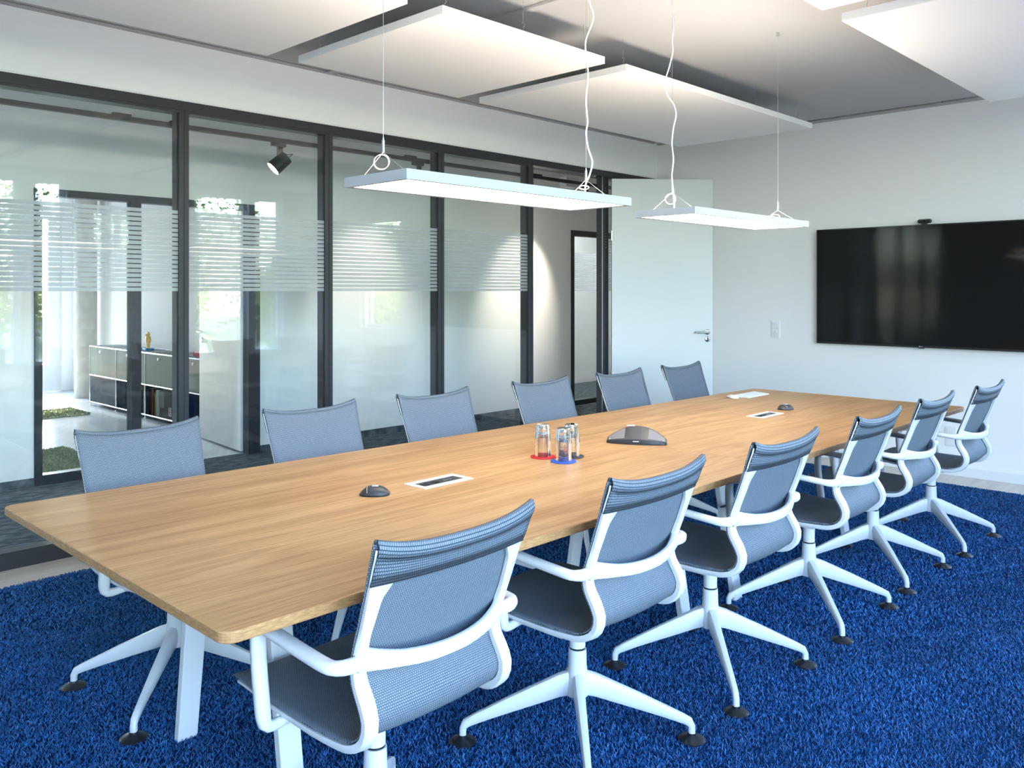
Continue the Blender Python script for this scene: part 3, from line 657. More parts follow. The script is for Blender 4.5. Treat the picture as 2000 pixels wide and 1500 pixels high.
def make_chair():
    t = thing('conference_chair', '', 'chair')
    # mesh shell, seat and back in one piece, uv in metres
    NU = 18; us = np.linspace(-1, 1, NU + 1)
    V = [shell_point(i, u) for i in range(NP) for u in us]
    F = [(i * (NU + 1) + j, i * (NU + 1) + j + 1, (i + 1) * (NU + 1) + j + 1, (i + 1) * (NU + 1) + j) for i in range(NP - 1) for j in range(NU)]
    def fab(name, V, F, UV, thick):
        me = bpy.data.meshes.new(name); me.from_pydata([tuple(map(float, v)) for v in V], [], F)
        uvl = me.uv_layers.new(name='UVMap')
        for p in me.polygons:
            p.use_smooth = True
            for li in p.loop_indices: uvl.data[li].uv = UV[me.loops[li].vertex_index]
        me.materials.append(M['mesh_fabric']); o = bpy.data.objects.new(name, me); COL.objects.link(o); o.parent = t
        sm = o.modifiers.new('thickness', 'SOLIDIFY'); sm.thickness = thick; sm.offset = 0
        return o
    UV = [(u * halfw(i), arc[i]) for i in range(NP) for u in us]
    fab('mesh_shell', V, F, UV, 0.003)
    # folded band: the mesh wraps over the top bar and down behind
    NB = 10; V2 = []; UV2 = []
    for b in range(NB + 1):
        f = b / NB
        for u in us:
            if f < 0.3:
                a = f / 0.3 * math.pi; p = shell_point(0, u); V2.append(p + np.array([0, -0.011 * (1 - math.cos(a)), 0.011 * math.sin(a)]))
            else:
                g = (f - 0.3) / 0.7; ii = int(round(g * 5)); p = shell_point(ii, u)
                dn = 0.022 - 0.008 * g
                V2.append(p + np.array([0, nout[ii][0] * dn, nout[ii][1] * dn]))
            UV2.append((u * 0.235, -f * 0.10))
    F2 = [(i * (NU + 1) + j, i * (NU + 1) + j + 1, (i + 1) * (NU + 1) + j + 1, (i + 1) * (NU + 1) + j) for i in range(NB) for j in range(NU)]
    fab('top_band', V2, F2, UV2, 0.003)
    # side spines
    i0 = 5
    for sx in (-1, 1):
        rings = []
        for i in range(i0, NP - 5):
            s = arc[i] / arc[-1]
            wv = halfw(i); y, z = prof[i]; n = nout[i]
            wd = np.interp(s, [0.079, 0.115, 0.2, 0.36, 0.42, 0.55, 0.7, 1.0], [0.058, 0.036, 0.026, 0.036, 0.034, 0.030, 0.026, 0.022])
            th = np.interp(s, [0.08, 0.2, 0.36, 0.5, 0.62, 1.0], [0.014, 0.016, 0.020, 0.022, 0.018, 0.010])
            out = np.interp(s, [0.08, 0.2, 0.38, 0.5, 1.0], [-0.002, -0.002, 0.003, 0.002, 0.0])
            a = 0.0025; xo = wv + out; xi = xo - wd
            q = []
            for (xx, dn) in ((xo, a + 0.003), (xo, a + th * 0.75), (xo - wd * 0.14, a + th), (xi + wd * 0.14, a + th), (xi, a + th * 0.75), (xi, a + 0.001)):
                dn += shell_bow(i, xx / wv)
                q.append((sx * xx, y + n[0] * dn, z + n[1] * dn))
            rings.append(q if sx > 0 else q[::-1])
        MB().loft(rings).build('side_spine', 'chair_white', t, smooth='angle')
        # thin edge rod seen at the end of the folded band
        MB().tube([(sx * (halfw(i) - 0.002), prof[i][0] + nout[i][0] * 0.010, prof[i][1] + nout[i][1] * 0.010 + (0.006 if i == 0 else 0)) for i in range(0, 6, 1)], 0.0028, k=8).build('edge_rod', 'chair_white', t, smooth=True)
    # lumbar crossbar
    path = []; secs = []
    for u in np.linspace(-1, 1, 25):
        x = u * 0.214; path.append((x, -0.224 - 0.052 * (1 - abs(u) ** 2.2), 0.648 - 0.020 * (1 - u * u)))
        e = abs(u); secs.append((np.interp(e, [0, 0.6, 0.9, 1], [0.0175, 0.0185, 0.024, 0.030]), np.interp(e, [0, 0.85, 1], [0.009, 0.010, 0.013])))
    MB().sweep(path, secs, up=(0, 0, 1), pw=3.0, k=14).build('crossbar', 'chair_white', t, smooth='angle')
    # loop arms
    for sx in (-1, 1):
        key = [(0.205, -0.226, 0.642), (0.245, -0.226, 0.642), (0.268, -0.216, 0.643), (0.277, -0.190, 0.644), (0.279, -0.10, 0.650), (0.279, 0.00, 0.657), (0.279, 0.045, 0.660),
               (0.279, 0.072, 0.652), (0.279, 0.081, 0.628), (0.278, 0.079, 0.56), (0.277, 0.068, 0.48), (0.276, 0.063, 0.445), (0.271, 0.062, 0.428), (0.252, 0.062, 0.421), (0.200, 0.062, 0.424)]
        pth = spline(key, 52); s = np.linspace(0, 1, 52)
        # section: wide axis follows x along the rest and the drop, z along the rear stub
        rings = []; n = len(pth); sd = Vector((0, -1, 0))
        for i in range(n):
            p = Vector(pth[i]); tg = Vector(pth[min(i + 1, n - 1)] - pth[max(i - 1, 0)]).normalized()
            sd = (sd - tg * tg.dot(sd)).normalized(); nb = tg.cross(sd)
            wa = np.interp(s[i], [0, 0.07, 0.15, 0.5, 0.62, 0.85, 0.93, 1], [0.015, 0.015, 0.020, 0.021, 0.019, 0.018, 0.013, 0.011])
            wb = np.interp(s[i], [0, 0.07, 0.15, 0.5, 0.62, 0.85, 0.93, 1], [0.016, 0.016, 0.0125, 0.0115, 0.0145, 0.016, 0.012, 0.011])
            r = []
            for j in range(14):
                th = 2 * math.pi * j / 14; c_, s_ = math.cos(th), math.sin(th)
                q = p + sd * (wa * math.copysign(abs(c_) ** 0.75, c_)) + nb * (wb * math.copysign(abs(s_) ** 0.75, s_))
                r.append((sx * q.x, q.y, q.z))
            rings.append(r if sx > 0 else r[::-1])
        MB().loft(rings).build('armrest', 'chair_white', t, smooth=True)
    # under-seat support
    rings = []
    for u in np.linspace(-1, 1, 17):
        x = u * 0.215; zc = 0.402 + 0.030 * abs(u) ** 1.5; hy = 0.060 - 0.028 * abs(u); hz = 0.022 - 0.012 * abs(u) ** 0.7
        rings.append([(x, -hy - 0.01, zc - hz), (x, hy - 0.01, zc - hz), (x, hy - 0.01 + 0.01, zc + hz * 0.6), (x, hy - 0.02, zc + hz), (x, -hy, zc + hz), (x, -hy - 0.02, zc + hz * 0.6)])
    MB().loft(rings).build('seat_support', 'chair_white', t, smooth='angle')
    for sx in (-1, 1):
        MB().box(min(sx * 0.196, sx * 0.218), max(sx * 0.196, sx * 0.218), -0.12, 0.10, 0.422, 0.446).build('seat_rail', 'chair_white', t, bevel=0.004)
    # column
    MB().lathe([(0.0255, 0.303), (0.026, 0.36), (0.030, 0.392), (0.034, 0.404)], k=24).build('upper_column', 'chair_white', t, smooth='angle')
    MB().lathe([(0.0245, 0.296), (0.0245, 0.304)], k=24).build('column_ring', 'black_rubber', t, smooth='angle')
    MB().lathe([(0.034, 0.150), (0.037, 0.168), (0.034, 0.205), (0.030, 0.245), (0.0285, 0.297)], k=24).build('lower_column', 'chair_white', t, smooth='angle')
    for q in range(4):
        a = math.radians(45 + 90 * q); ca, sa = math.cos(a), math.sin(a)
        rows = [(0.012, 0.192, 0.041, 0.019, 0), (0.06, 0.180, 0.0385, 0.018, 0), (0.12, 0.157, 0.034, 0.0165, 0), (0.20, 0.1265, 0.028, 0.0145, 0), (0.28, 0.0945, 0.021, 0.0125, 0), (0.335, 0.0715, 0.0165, 0.0115, 0.1)]
        rings = []
        def sec(r, z, hh, hw, tilt):
            out = []
            for j in range(12):
                th = 2 * math.pi * j / 12; c_, s_ = math.cos(th), math.sin(th)
                uu = hw * math.copysign(abs(c_) ** 0.7, c_); vv = hh * math.copysign(abs(s_) ** 0.7, s_)
                rr = r + vv * math.sin(tilt); zz = z + vv * math.cos(tilt)
                out.append((rr * ca - uu * sa, rr * sa + uu * ca, zz))
            return out
        for r, z, hh, hw, tl in rows: rings.append(sec(r, z, hh, hw, tl))
        rings.append(sec(0.357, 0.060, 0.0145, 0.0112, 0.75)); rings.append(sec(0.366, 0.046, 0.0115, 0.011, 1.45)); rings.append(sec(0.367, 0.022, 0.011, 0.011, 1.5708))
        leg = MB().loft(rings).build('base_leg', 'chair_white', t, smooth='angle')
        MB().lathe([(0.043, 0.0), (0.044, 0.0035), (0.040, 0.0065), (0.024, 0.013), (0.014, 0.017), (0.013, 0.024)], (0.367 * ca, 0.367 * sa, 0), k=24).build('glider', 'black_rubber', leg, smooth='angle')
    return t
chair = make_chair()
NEAR = [(1.300, 1.735, 0.6), (2.105, 1.745, 0), (2.885, 1.730, -0.5), (3.720, 1.722, 0.5), (4.500, 1.735, 0), (5.300, 1.708, -0.6)]
FARC = [(1.380, 3.040, 180.5), (2.145, 3.040, 179), (2.880, 3.035, 180), (3.710, 3.040, 180), (4.460, 3.03, 180.6), (5.190, 3.035, 180)]
ordn = ['nearest the camera', 'second from the camera', 'third from the camera', 'fourth from the camera', 'fifth from the camera', 'farthest from the camera']
first = True
for row, side, grp in ((NEAR, 'near long side, back to us,', 'chairs along the window side of the table'), (FARC, 'glass-wall side, facing us,', 'chairs along the glass-wall side of the table')):
    for k, (x, y, a) in enumerate(row):
        c = chair if first else copy_tree(chair); first = False
        c.location = (x, y, 0); c.rotation_euler = (0, 0, math.radians(a))
        c['label'] = 'blue-grey mesh chair on the %s %s' % (side, ordn[k]); c['group'] = grp

# ------------------------------------------------------------------ things on the table
def mic(x, y, rz, label):
    t = thing('table_microphone', label, 'microphone', (x, y, TZ), rz, 'wireless table microphones')
    rings = []
    for u in np.linspace(-1, 1, 15):
        wx = 0.036 * max(0.12, (1 - abs(u) ** 2.6)) ** 0.5; hz = 0.031 * max(0.08, 1 - abs(u * 0.96) ** 2.2) ** 0.62
        yy = u * 0.050
        rings.append([(wx, yy, 0.0), (wx * 1.02, yy, 0.008), (wx * 0.86, yy, hz * 0.62), (wx * 0.52, yy, hz * 0.95), (0, yy, hz), (-wx * 0.52, yy, hz * 0.95), (-wx * 0.86, yy, hz * 0.62), (-wx * 1.02, yy, 0.008), (-wx, yy, 0)])
    MB().loft(rings).build('body', 'dark_grey', t, smooth='angle')
    MB().prism([(0.037 * math.copysign(abs(math.cos(a)) ** 0.8, math.cos(a)), 0.052 * math.copysign(abs(math.sin(a)) ** 0.8, math.sin(a))) for a in np.linspace(0, 2 * math.pi, 32, endpoint=False)], 0, 0.006).build('base', 'black_plastic', t, bevel=0.002)
    MB().box(-0.008, 0.008, -0.012, 0.010, 0.0295, 0.0326).build('button', 'lcd', t, bevel=0.001)
    MB().tube([(0.034 * math.sin(a), 0.022 + 0.003 * math.cos(a), 0.006 + 0.0235 * max(0, math.cos(a)) ** 0.6) for a in np.linspace(-1.45, 1.45, 15)], 0.0012, k=6).build('seam', 'steel', t, smooth=True)
mic(1.775, 2.372, math.radians(46), 'small black table microphone beside the nearer power outlet')
mic(4.735, 2.335, math.radians(75), 'small black table microphone beside the farther power outlet')

def outlet(x0, x1, y0, y1, label):
    cx, cy = (x0 + x1) / 2, (y0 + y1) / 2; hx, hy = (x1 - x0) / 2, (y1 - y0) / 2
    t = thing('table_outlet', label, 'power outlet', (cx, cy, TZ), math.radians(1), 'power outlets set into the table')
    ix, iy = hx - 0.022, hy - 0.026; f = MB()
    f.box(-hx, hx, -hy, -iy, 0, 0.003).box(-hx, hx, iy, hy, 0, 0.003).box(-hx, -ix, -iy, iy, 0, 0.003).box(ix, hx, -iy, iy, 0, 0.003)
    f.build('cover_frame', 'alu_white', t, bevel=0.0008)
    MB().box(-ix, ix, -iy, iy, 0.0, 0.0012).build('insert', 'dark_grey', t)
    for q in (0, 1):
        c = -ix + 0.028 + q * 0.046
        s = MB().lathe([(0.0195, 0.0012), (0.0195, 0.0022), (0.0175, 0.0022), (0.0175, 0.0013)], (c, 0, 0), k=24, close=True).build('socket', 'black_plastic', t, smooth='angle')
        MB().lathe([(0.0175, 0.0012), (0.0175, 0.0015)], (c, 0, 0), k=24).build('socket_well', 'anthracite_dark', s)
        MB().box(c - 0.003, c + 0.003, 0.013, 0.018, 0.0014, 0.0022).build('earth_clip', 'chrome', s)
    for q in range(3): MB().box(0.022 + q * 0.014, 0.031 + q * 0.014, -0.006, 0.005, 0.0011, 0.0017).build('data_port', 'steel', t)
outlet(1.943, 2.180, 2.308, 2.424, 'white-framed power outlet set into the near half of the table')
outlet(4.318, 4.572, 2.262, 2.366, 'white-framed power outlet set into the far half of the table')

def tumblers(x, y, mname, cname):
    t = set_props(MB().lathe([(0.050, 0), (0.0525, 0.001), (0.0525, 0.0038), (0.051, 0.005)], k=40).build('coaster', mname, smooth='angle', loc=(x, y, TZ)), '%s round coaster under stacked glasses' % cname, 'coaster', 'coasters under the stacked glasses')
    for k in (0, 1):
        z0 = TZ + 0.005 + k * 0.0385 + 0.0005
        # inverted tumbler: rim down, thick base up
        pr = [(0.0345, 0.0), (0.0335, 0.0), (0.0325, 0.006), (0.0270, 0.074), (0.0262, 0.078), (0.0005, 0.079), (0.0005, 0.0945), (0.0250, 0.0945), (0.0278, 0.092), (0.0290, 0.082), (0.0348, 0.004)]
        if k: pr = [(r + (0.0016 if 0.001 < r and (z < 0.08 and i in (0, 1, 2, 3, 10)) else 0), z) for i, (r, z) in enumerate(pr)]
        g = MB().lathe(pr, k=36, close=True).build('drinking_glass', 'tumbler_glass', smooth='angle', loc=(x, y, z0))
        set_props(g, 'upside-down clear drinking glass, %s of the pair on the %s coaster' % ('upper' if k else 'lower', cname.lower()), 'glass', 'stacked drinking glasses')
tumblers(2.667, 2.399, 'coaster_red', 'Red'); tumblers(2.655, 2.275, 'coaster_blue', 'Blue'); tumblers(2.757, 2.318, 'coaster_black', 'Black')

# conference phone
cp = thing('conference_phone', 'dark arched conference phone on the middle of the table', 'phone', (3.222, 2.315, TZ), math.atan2(2.19 - 2.426, 3.284 - 3.146))
def phone_section(u):
    x = u * 0.135; e = 1 - abs(u) ** 2.4
    hz = 0.022 + 0.052 * (1 - abs(u) ** 2.0); w2 = 0.026 + 0.042 * e
    yc = 0.022 * (1 - u * u) - 0.010
    yf = yc - w2; yb = yc + w2 * 0.9
    lift = 0.0
    return [(x, yf + 0.006, lift), (x, yf, 0.008), (x, yf + 0.002, 0.008 + hz * 0.22), (x, yc + w2 * 0.10, hz), (x, yc + w2 * 0.5, hz * 0.96), (x, yb, hz * 0.35), (x, yb - 0.004, lift)]
MB().loft([phone_section(u) for u in np.linspace(-1, 1, 29)]).build('body', 'phone_grey', cp, smooth='angle')
MB().loft([[(p[0][0] * 1.005, p[0][1] - 0.0075, 0.0), (p[0][0] * 1.005, p[0][1] - 0.0085, 0.010), (p[0][0] * 1.005, p[2][1] - 0.001, p[2][2] * 0.98), (p[0][0] * 1.005, p[2][1] + 0.012, p[2][2] * 0.98), (p[0][0] * 1.005, p[0][1] + 0.03, 0.0)] for p in [phone_section(u) for u in np.linspace(-1, 1, 29)]]).build('front_lip', 'black_plastic', cp, smooth='angle')
for s in (-1, 1):
    rows = []
    for u in np.linspace(0.40, 0.95, 12):
        p = phone_section(s * u); a, b = Vector(p[2]), Vector(p[3]); n = (b - a).cross(Vector((1, 0, 0))).normalized(); n = -n if n.y > 0 else n
        f0 = 0.08; f1 = 0.93 - 0.10 * max(0, (u - 0.6)) / 0.35
        rows.append([a.lerp(b, f0) + n * 0.0015, a.lerp(b, f1) + n * 0.0015, a.lerp(b, f1) - n * 0.002, a.lerp(b, f0) - n * 0.002])
    MB().loft(rows if s > 0 else [r[::-1] for r in rows]).build('speaker_grille', 'grille_grey', cp)
    p = phone_section(s * 0.90); q = Vector(p[2]).lerp(Vector(p[3]), 0.2)
    MB().box(q.x - 0.003, q.x + 0.003, q.y - 0.003, q.y - 0.0005, q.z, q.z + 0.003).build('status_light', 'lcd', cp)
MB().box(-0.014, 0.014, -0.0585, -0.052, 0.0135, 0.0175).build('logo_plate', 'lcd', cp)
MB().box(-0.050, -0.012, 0.018, 0.040, 0.0725, 0.0762).build('display', 'lcd', cp, bevel=0.001)

kbd = thing('keyboard', 'slim white keyboard near the far end of the table', 'keyboard', (5.20, 2.805, TZ), math.radians(0.5))
MB().loft([[(-0.14, -0.057, 0.001), (0.14, -0.057, 0.001), (0.14, -0.057, 0.006), (-0.14, -0.057, 0.006)], [(-0.14, 0.057, 0.001), (0.14, 0.057, 0.001), (0.14, 0.057, 0.013), (-0.14, 0.057, 0.013)]]).build('case', 'white_plastic', kbd, bevel=0.001)
km = None
for r in range(5):
    for c in range(14):
        if km is None: km = MB().box(-0.008, 0.008, -0.008, 0.008, 0, 0.0016).build('key', 'white_plastic', kbd); k_ = km
        else: k_ = km.copy(); COL.objects.link(k_)
        k_.location = (-0.124 + c * 0.0191, -0.038 + r * 0.0191, 0.0065 + (0.018 + r * 0.0191) / 0.114 * 0.0068); k_.rotation_euler = (0.06, 0, 0)
cm = thing('computer_mouse', 'flat white computer mouse beside the keyboard', 'mouse', (5.005, 2.835, TZ), math.radians(-35))
rings = []
for u in np.linspace(-1, 1, 13):
    hw = 0.029 * max(0.05, 1 - abs(u) ** 3.2) ** 0.5; hz = 0.006 + 0.016 * (1 - u * u) ** 0.8
    rings.append([(-hw, u * 0.057, 0.003), (hw, u * 0.057, 0.003), (hw * 1.0, u * 0.057, 0.006), (hw * 0.6, u * 0.057, hz * 0.9), (0, u * 0.057, hz), (-hw * 0.6, u * 0.057, hz * 0.9), (-hw, u * 0.057, 0.006)])
MB().loft(rings).build('shell', 'white_plastic', cm, smooth='angle')
MB().box(-0.02, 0.02, -0.045, 0.045, 0.0, 0.0032).build('base', 'steel', cm)

# ------------------------------------------------------------------ screen wall
tv = thing('wall_screen', 'large black flat screen mounted on the back wall', 'television', (XB, 2.385, 0.985))
TW, TH = 1.73, 0.985
MB().box(-0.070, -0.030, -TW / 2, TW / 2, 0, TH).build('housing', 'bezel', tv, bevel=0.003)
MB().box(-0.0712, -0.0695, -TW / 2 + 0.010, TW / 2 - 0.010, 0.016, TH - 0.010).build('display', 'screen', tv)
MB().box(-0.030, 0.0, -0.35, 0.35, 0.2, 0.75).build('wall_bracket', 'black_plastic', tv)
MB().box(-0.072, -0.06, -0.022, 0.022, -0.008, 0.001).build('sensor_tab', 'dark_grey', tv)
lg = MB().cyl((-0.0703, 0.012, 0.009), (-0.0712, 0.012, 0.009), 0.0048, k=14).build('logo_mark', 'lcd', tv)
def text(body, size, loc, rot, m, name, parent=None, ext=0.0003):
    c = bpy.data.curves.new(name, 'FONT'); c.body = body; c.size = size; c.align_x = 'CENTER'; c.align_y = 'CENTER'; c.extrude = ext
    tmp = bpy.data.objects.new('tmp', c); dg = bpy.context.evaluated_depsgraph_get()
    COL.objects.link(tmp); dg.update(); me = bpy.data.meshes.new_from_object(tmp.evaluated_get(dg)); bpy.data.objects.remove(tmp); bpy.data.curves.remove(c)
    me.materials.clear(); me.materials.append(M[m]); o = bpy.data.objects.new(name, me); COL.objects.link(o); o.location = loc; o.rotation_euler = rot
    if parent: o.parent = parent
    return o
text('LG', 0.011, (-0.0706, -0.004, 0.009), (math.radians(90), 0, math.radians(-90)), 'lcd', 'logo_lettering', tv)
wc = thing('video_camera', 'small black rounded webcam bar standing on top of the wall screen', 'webcam', (XB - 0.05, 2.365, 0.985 + TH))
MB().sweep([(0, -0.052, 0.027), (0, -0.044, 0.027), (0, 0.044, 0.027), (0, 0.052, 0.027)], [(0.008, 0.008), (0.0165, 0.0165), (0.0165, 0.0165), (0.008, 0.008)], k=18).build('body', 'black_plastic', wc, smooth='angle')
MB().box(-0.02, 0.015, -0.02, 0.02, 0.0, 0.014).build('clamp', 'black_plastic', wc, bevel=0.002)
MB().cyl((-0.0155, 0, 0.028), (-0.0185, 0, 0.028), 0.007, k=16).build('lens', 'screen', wc, smooth='angle')
sw = thing('light_switch', 'white double light switch on the wall between door and screen', 'switch', (XB, 3.665, 1.09))
MB().box(-0.010, 0, -0.0415, 0.0415, -0.078, 0.078).build('frame', 'white_plastic', sw, bevel=0.003)
MB().box(-0.0155, -0.010, -0.029, 0.029, 0.008, 0.066).build('rocker', 'white_plastic', sw, bevel=0.002)
for s in (-1, 1):
    r = MB().box(-0.0155, -0.010, min(s * 0.001, s * 0.029), max(s * 0.001, s * 0.029), -0.066, -0.008).build('rocker', 'white_plastic', sw, bevel=0.002)
    MB().cyl((-0.0154, s * 0.014, -0.036), (-0.0158, s * 0.014, -0.036), 0.0022, k=8).build('pilot_dot', 'black_plastic', r)
ws = thing('wall_socket', 'white double wall socket low on the back wall behind the far chairs', 'socket', (XB, 2.185, 0.292))
MB().box(-0.010, 0, -0.0415, 0.0415, -0.076, 0.076).build('frame', 'white_plastic', ws, bevel=0.003)
for zz in (0.0355, -0.0355):
    MB().box(-0.013, -0.010, -0.027, 0.027, zz - 0.027, zz + 0.027).build('socket_insert', 'white_plastic', ws, bevel=0.002)
    MB().cyl((-0.0128, 0, zz), (-0.0134, 0, zz), 0.019, k=20).build('socket_well', 'alu_white', ws)

# ------------------------------------------------------------------ corridor lights
tr = thing('ceiling_track', 'dark lighting track hanging under the corridor ceiling behind the glass', 'light track', (0, 6.02, 2.612))
MB().box(CX0 + 0.1, CX1 - 0.1, -0.018, 0.018, 0, 0.034).build('rail', 'anthracite', tr)
for xx in (0.6, 2.35, 2.75, 4.9, 6.6, 8.5): MB().box(xx - 0.06, xx + 0.06, -0.02, 0.02, 0.034, 0.05).build('bracket', 'anthracite', tr)
for xx in (0.6, 2.55, 4.9, 6.6, 8.5): MB().tube([(xx, 0, 0.05), (xx, 0, 0.288)], 0.0015, k=6).build('suspension_wire', 'steel', tr)
def spot(x, aim, label, power):
    t = thing('track_spotlight', label, 'spotlight', (x, 6.02, 2.612), 0, 'corridor track spotlights')
    MB().box(-0.075, 0.05, -0.016, 0.016, -0.03, 0.0).build('adapter', 'anthracite', t, bevel=0.003)
    MB().box(-0.022, 0.022, -0.012, 0.012, -0.10, -0.03).build('yoke', 'anthracite', t, bevel=0.003)
    d = Vector(aim).normalized(); c = Vector((0, -0.0, -0.158)); p0 = c - d * 0.072; p1 = c + d * 0.072
    MB().cyl(p0, p1, 0.056, 0.062, k=32).build('head', 'anthracite', t, smooth='angle')
    MB().cyl(p1 - d * 0.001, p1 + d * 0.0015, 0.057, k=32).build('lens', 'spot_lens', t)
    arc = [p0 + Vector((0.02, 0, 0.0)), p0 + Vector((0.055, 0, 0.03)), Vector((0.07, 0, -0.085)), Vector((0.02, 0, -0.07))]
    MB().tube(spline([tuple(a) for a in arc], 16), 0.003, k=6).build('lamp_cord', 'black_plastic', t, smooth=True)
    ld = bpy.data.lights.new('spot_beam', 'SPOT'); lo = bpy.data.objects.new('spot_beam', ld); COL.objects.link(lo); lo.parent = t
    ld.energy = power; ld.spot_size = math.radians(62); ld.spot_blend = 0.7; ld.shadow_soft_size = 0.04; ld.color = (1.0, 0.90, 0.76)
    lo.location = p1 + d * 0.01; lo.rotation_euler = d.to_track_quat('-Z', 'Y').to_euler()
spot(3.575, (-0.62, 0.22, -0.62), 'black track spotlight hanging behind the second glass pane, lit', 60)
spot(7.42, (-0.10, 0.75, -0.80), 'black track spotlight beyond the doorway washing the white wall', 90)
spot(0.2, (0.1, 0.75, -0.80), 'black track spotlight added out of view at the left to brighten the corridor', 60)  # this and the next two are unseen, added to brighten the corridor
spot(5.0, (0.05, 0.75, -0.80), 'black track spotlight added out of sight behind the nearer pendant lamp to brighten the corridor', 45)
spot(9.6, (0.0, 0.75, -0.80), 'black track spotlight added out of view at the far end to brighten the corridor', 60)
bx = thing('emergency_light', 'white boxy fitting hanging in the corridor above the doorway', 'light fitting', (7.34, 6.20, 2.60))
MB().box(-0.115, 0.105, -0.05, 0.05, 0, 0.115).build('case', 'white_plastic', bx, bevel=0.004)
for s in (-0.05, 0.05): MB().cyl((s, -0.05, 0.055), (s, -0.053, 0.055), 0.009, k=12).build('socket_hole', 'black_plastic', bx)
MB().tube([(0, 0, 0.115), (0, 0, 0.30)], 0.004, k=8).build('stem', 'steel', bx)

# ------------------------------------------------------------------ office furniture
SB0, SB1, SBX = 8.02, 11.34, 4.04
sb = thing('sideboard', 'grey-green metal sideboard with chrome tube frame in the office behind the glass', 'sideboard', (SBX, SB0, FZ + 0.006))
NB_, Wm, D_ = 4, (SB1 - SB0) / 4, 0.36
Z0, Z1, Z2 = 0.045, 0.385, 0.745
fr = MB()
for k in range(NB_ + 1):
    for xx in (0, D_): fr.cyl((xx, k * Wm, Z0), (xx, k * Wm, Z2), 0.0095, k=10)
for z in (Z0, Z1, Z2):
    for xx in (0, D_): fr.cyl((xx, 0, z), (xx, NB_ * Wm, z), 0.0095, k=10)
    for k in range(NB_ + 1): fr.cyl((0, k * Wm, z), (D_, k * Wm, z), 0.0095, k=10)
fr.build('tube_frame', 'chrome', sb, smooth='angle')
for k in range(NB_ + 1):
    MB().lathe([(0.012, 0.0), (0.012, 0.008), (0.006, 0.012), (0.006, Z0)], (0, k * Wm, 0), k=12).build('foot', 'chrome', sb, smooth='angle')
MB().box(0.004, D_ - 0.004, 0.004, NB_ * Wm - 0.004, Z2 - 0.004, Z2 + 0.006).build('top_panel', 'usm_panel', sb)
MB().box(0.004, D_ - 0.004, 0.004, NB_ * Wm - 0.004, Z1 - 0.004, Z1 + 0.004).build('shelf', 'usm_dark', sb)
MB().box(0.004, D_ - 0.004, 0.004, NB_ * Wm - 0.004, Z0 - 0.004, Z0 + 0.004).build('bottom_panel', 'usm_dark', sb)
MB().box(D_ - 0.006, D_ - 0.002, 0.004, NB_ * Wm - 0.004, Z0, Z2).build('back_panel', 'usm_dark', sb)
for k in range(NB_ + 1): MB().box(0.008, D_ - 0.008, k * Wm - 0.002, k * Wm + 0.002, Z0, Z2).build('side_panel', 'usm_dark', sb)
for k in range(NB_):
    d = MB().box(-0.004, 0.004, k * Wm + 0.012, (k + 1) * Wm - 0.012, Z1 + 0.012, Z2 - 0.012).build('flap_door', 'usm_panel', sb)
    MB().lathe([(0.008, 0), (0.008, 0.018), (0.016, 0.022), (0.016, 0.034)], k=16).build('knob', 'chrome', d, smooth='angle')
    kn = d.children[0]; kn.rotation_euler = (0, math.radians(-90), 0); kn.location = (-0.004, (k + 0.5) * Wm, Z2 - 0.05)
MB().box(-0.003, 0.003, 3 * Wm + 0.012, 4 * Wm - 0.012, Z0 + 0.012, Z1 - 0.012).build('flap_door', 'usm_dark', sb)
# books: stand on the bottom panel, spines towards -X
def book(y, thk, h, m, lab, depth=0.22, x=0.03):
    t = thing('book', lab, 'book', (SBX + x, SB0 + y, FZ + 0.006 + Z0 + 0.0042), 0, 'books in the office sideboard')
    MB().box(0.0, depth, 0.0, thk, 0, h).box(0, 0.004, -0.0005, thk + 0.0005, 0, h).build('cover', m, t)
    MB().box(0.006, depth + 0.0005, 0.003, thk - 0.003, h - 0.004, h + 0.0006).build('pages', 'paper', t)
y = 2 * Wm + 0.02
for thk, h, m, lab in ((0.034, 0.27, 'book_white', 'white book at the right end of the middle shelf bay'), (0.026, 0.27, 'book_pink', 'pale pink book in the middle shelf bay'), (0.030, 0.26, 'book_white', 'thick white book beside the pink one'),
                       (0.024, 0.25, 'book_black', 'thin black book in the middle shelf bay, left of the white one'), (0.030, 0.26, 'book_grey', 'dark grey book in the middle bay behind the post'), (0.028, 0.255, 'book_cream', 'cream book in the middle bay by the post'),
                       (0.026, 0.27, 'book_yellow', 'yellowish book in the middle bay beside the post'), (0.030, 0.275, 'book_cream', 'pale yellow book left of the post'), (0.032, 0.275, 'book_white', 'white book with red lettering left of the post'),
                       (0.012, 0.27, 'book_red', 'thin red booklet among the left books'), (0.034, 0.285, 'book_red', 'thick red book, last of the left row')):
    book(y, thk, h, m, lab); y += thk + 0.018
y = 2 * Wm - 0.02
for thk, h, m, lab in ((0.055, 0.29, 'book_black', 'thick black book with lettered spine in the right bay'), (0.034, 0.30, 'book_orange', 'tall orange book in the right bay'), (0.022, 0.30, 'book_black', 'black book right of the orange one'), (0.022, 0.25, 'book_yellow', 'yellow-spined book in the right bay'), (0.016, 0.29, 'book_white', 'thin white-spined book next to the large black cover')):
    y -= thk; book(y, thk, h, m, lab); y -= 0.014
bk = thing('display_book', 'large dark book standing cover-out with white lettering in the sideboard', 'book', (SBX + 0.02, SB0 + Wm + 0.40, FZ + 0.006 + Z0 + 0.0042))
MB().box(0.0, 0.035, -0.34, 0.10, 0, 0.30).build('cover', 'book_black', bk)
MB().box(-0.0008, 0.001, -0.02, 0.09, 0.11, 0.285).build('cover_picture', 'book_grey', bk)
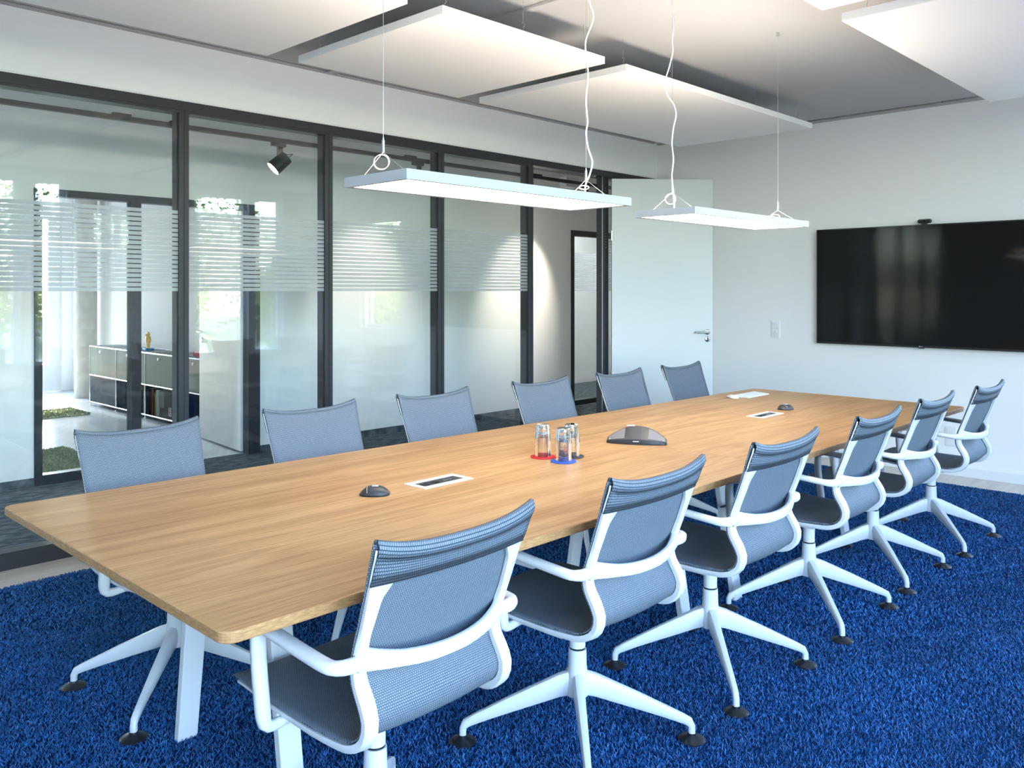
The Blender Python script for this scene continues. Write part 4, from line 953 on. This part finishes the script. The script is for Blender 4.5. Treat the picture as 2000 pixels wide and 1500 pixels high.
for zz in (0.105, 0.055): text('U2', 0.062, (-0.0015, -0.165, zz), (math.radians(90), 0, math.radians(-90)), 'book_white', 'cover_lettering', bk)
text('BY', 0.034, (-0.0015, -0.165, 0.081), (math.radians(90), 0, math.radians(-90)), 'book_red', 'cover_lettering', bk)
top_z = FZ + 0.006 + Z2 + 0.006
fg = thing('figurine', 'small golden bear figurine on a blue base atop the sideboard', 'figurine', (SBX + 0.14, 9.93, top_z))
MB().box(-0.05, 0.05, -0.05, 0.05, 0, 0.028).build('base', 'blue_base', fg, bevel=0.006)
fb = MB(); fb.lathe([(0.008, 0.085), (0.030, 0.095), (0.033, 0.125), (0.026, 0.160), (0.014, 0.172)], k=16)
for s in (-1, 1):
    fb.sweep([(0, s * 0.016, 0.10), (0, s * 0.020, 0.06), (-0.004, s * 0.020, 0.029)], [(0.014, 0.014), (0.011, 0.011), (0.012, 0.010)], k=10)
    fb.sweep([(0, s * 0.022, 0.152), (-0.008, s * 0.040, 0.165), (-0.010, s * 0.042, 0.19)], [(0.011, 0.011), (0.009, 0.009), (0.008, 0.008)], k=10)
    fb.lathe([(0.001, 0.0), (0.008, 0.004), (0.008, 0.009), (0.001, 0.012)], (0, s * 0.013, 0.206), k=10)
fb.lathe([(0.004, 0.168), (0.018, 0.176), (0.021, 0.190), (0.016, 0.206), (0.003, 0.212)], k=14); fb.sweep([(-0.014, 0, 0.188), (-0.030, 0, 0.185)], [(0.010, 0.009), (0.006, 0.005)], k=8)
fb.build('bear', 'gold', fg, smooth='angle')
ac = thing('acrylic_holder', 'clear acrylic card holder atop the sideboard left of the figurine', 'holder', (SBX + 0.15, 10.40, top_z))
MB().box(-0.003, 0.003, -0.10, 0.10, 0, 0.19).build('upright', 'acrylic', ac); MB().box(-0.04, 0.04, -0.10, 0.10, 0, 0.005).build('foot', 'acrylic', ac)
rb = thing('red_case', 'small red case lying on the sideboard behind the door', 'case', (SBX + 0.16, 8.62, top_z)); MB().box(-0.06, 0.06, -0.10, 0.10, 0, 0.055).build('body', 'book_red', rb, bevel=0.012, seg=3); MB().box(-0.061, 0.061, -0.101, 0.101, 0.026, 0.029).build('seam', 'book_black', rb)
# grass-like rugs
for (x0, x1, y0, y1, lab) in ((2.3, 3.72, 10.45, 11.05, 'small green grass-like rug by the sunlit floor of the office'), (1.2, 2.75, 7.12, 8.35, 'large green grass-like rug just inside the office glass')):
    t = thing('grass_rug', lab, 'rug', (0, 0, FZ + 0.006), 0, 'grass-like rugs in the office')
    MB().box(x0, x1, y0, y1, 0, 0.012).build('mat_base', 'grass_rug', t)
    pile(t, 'mat_pile', 'grass_rug', x0, x1, y0, y1, 0.01, lambda a, b: 2600, 0.022, 0.004, 9)
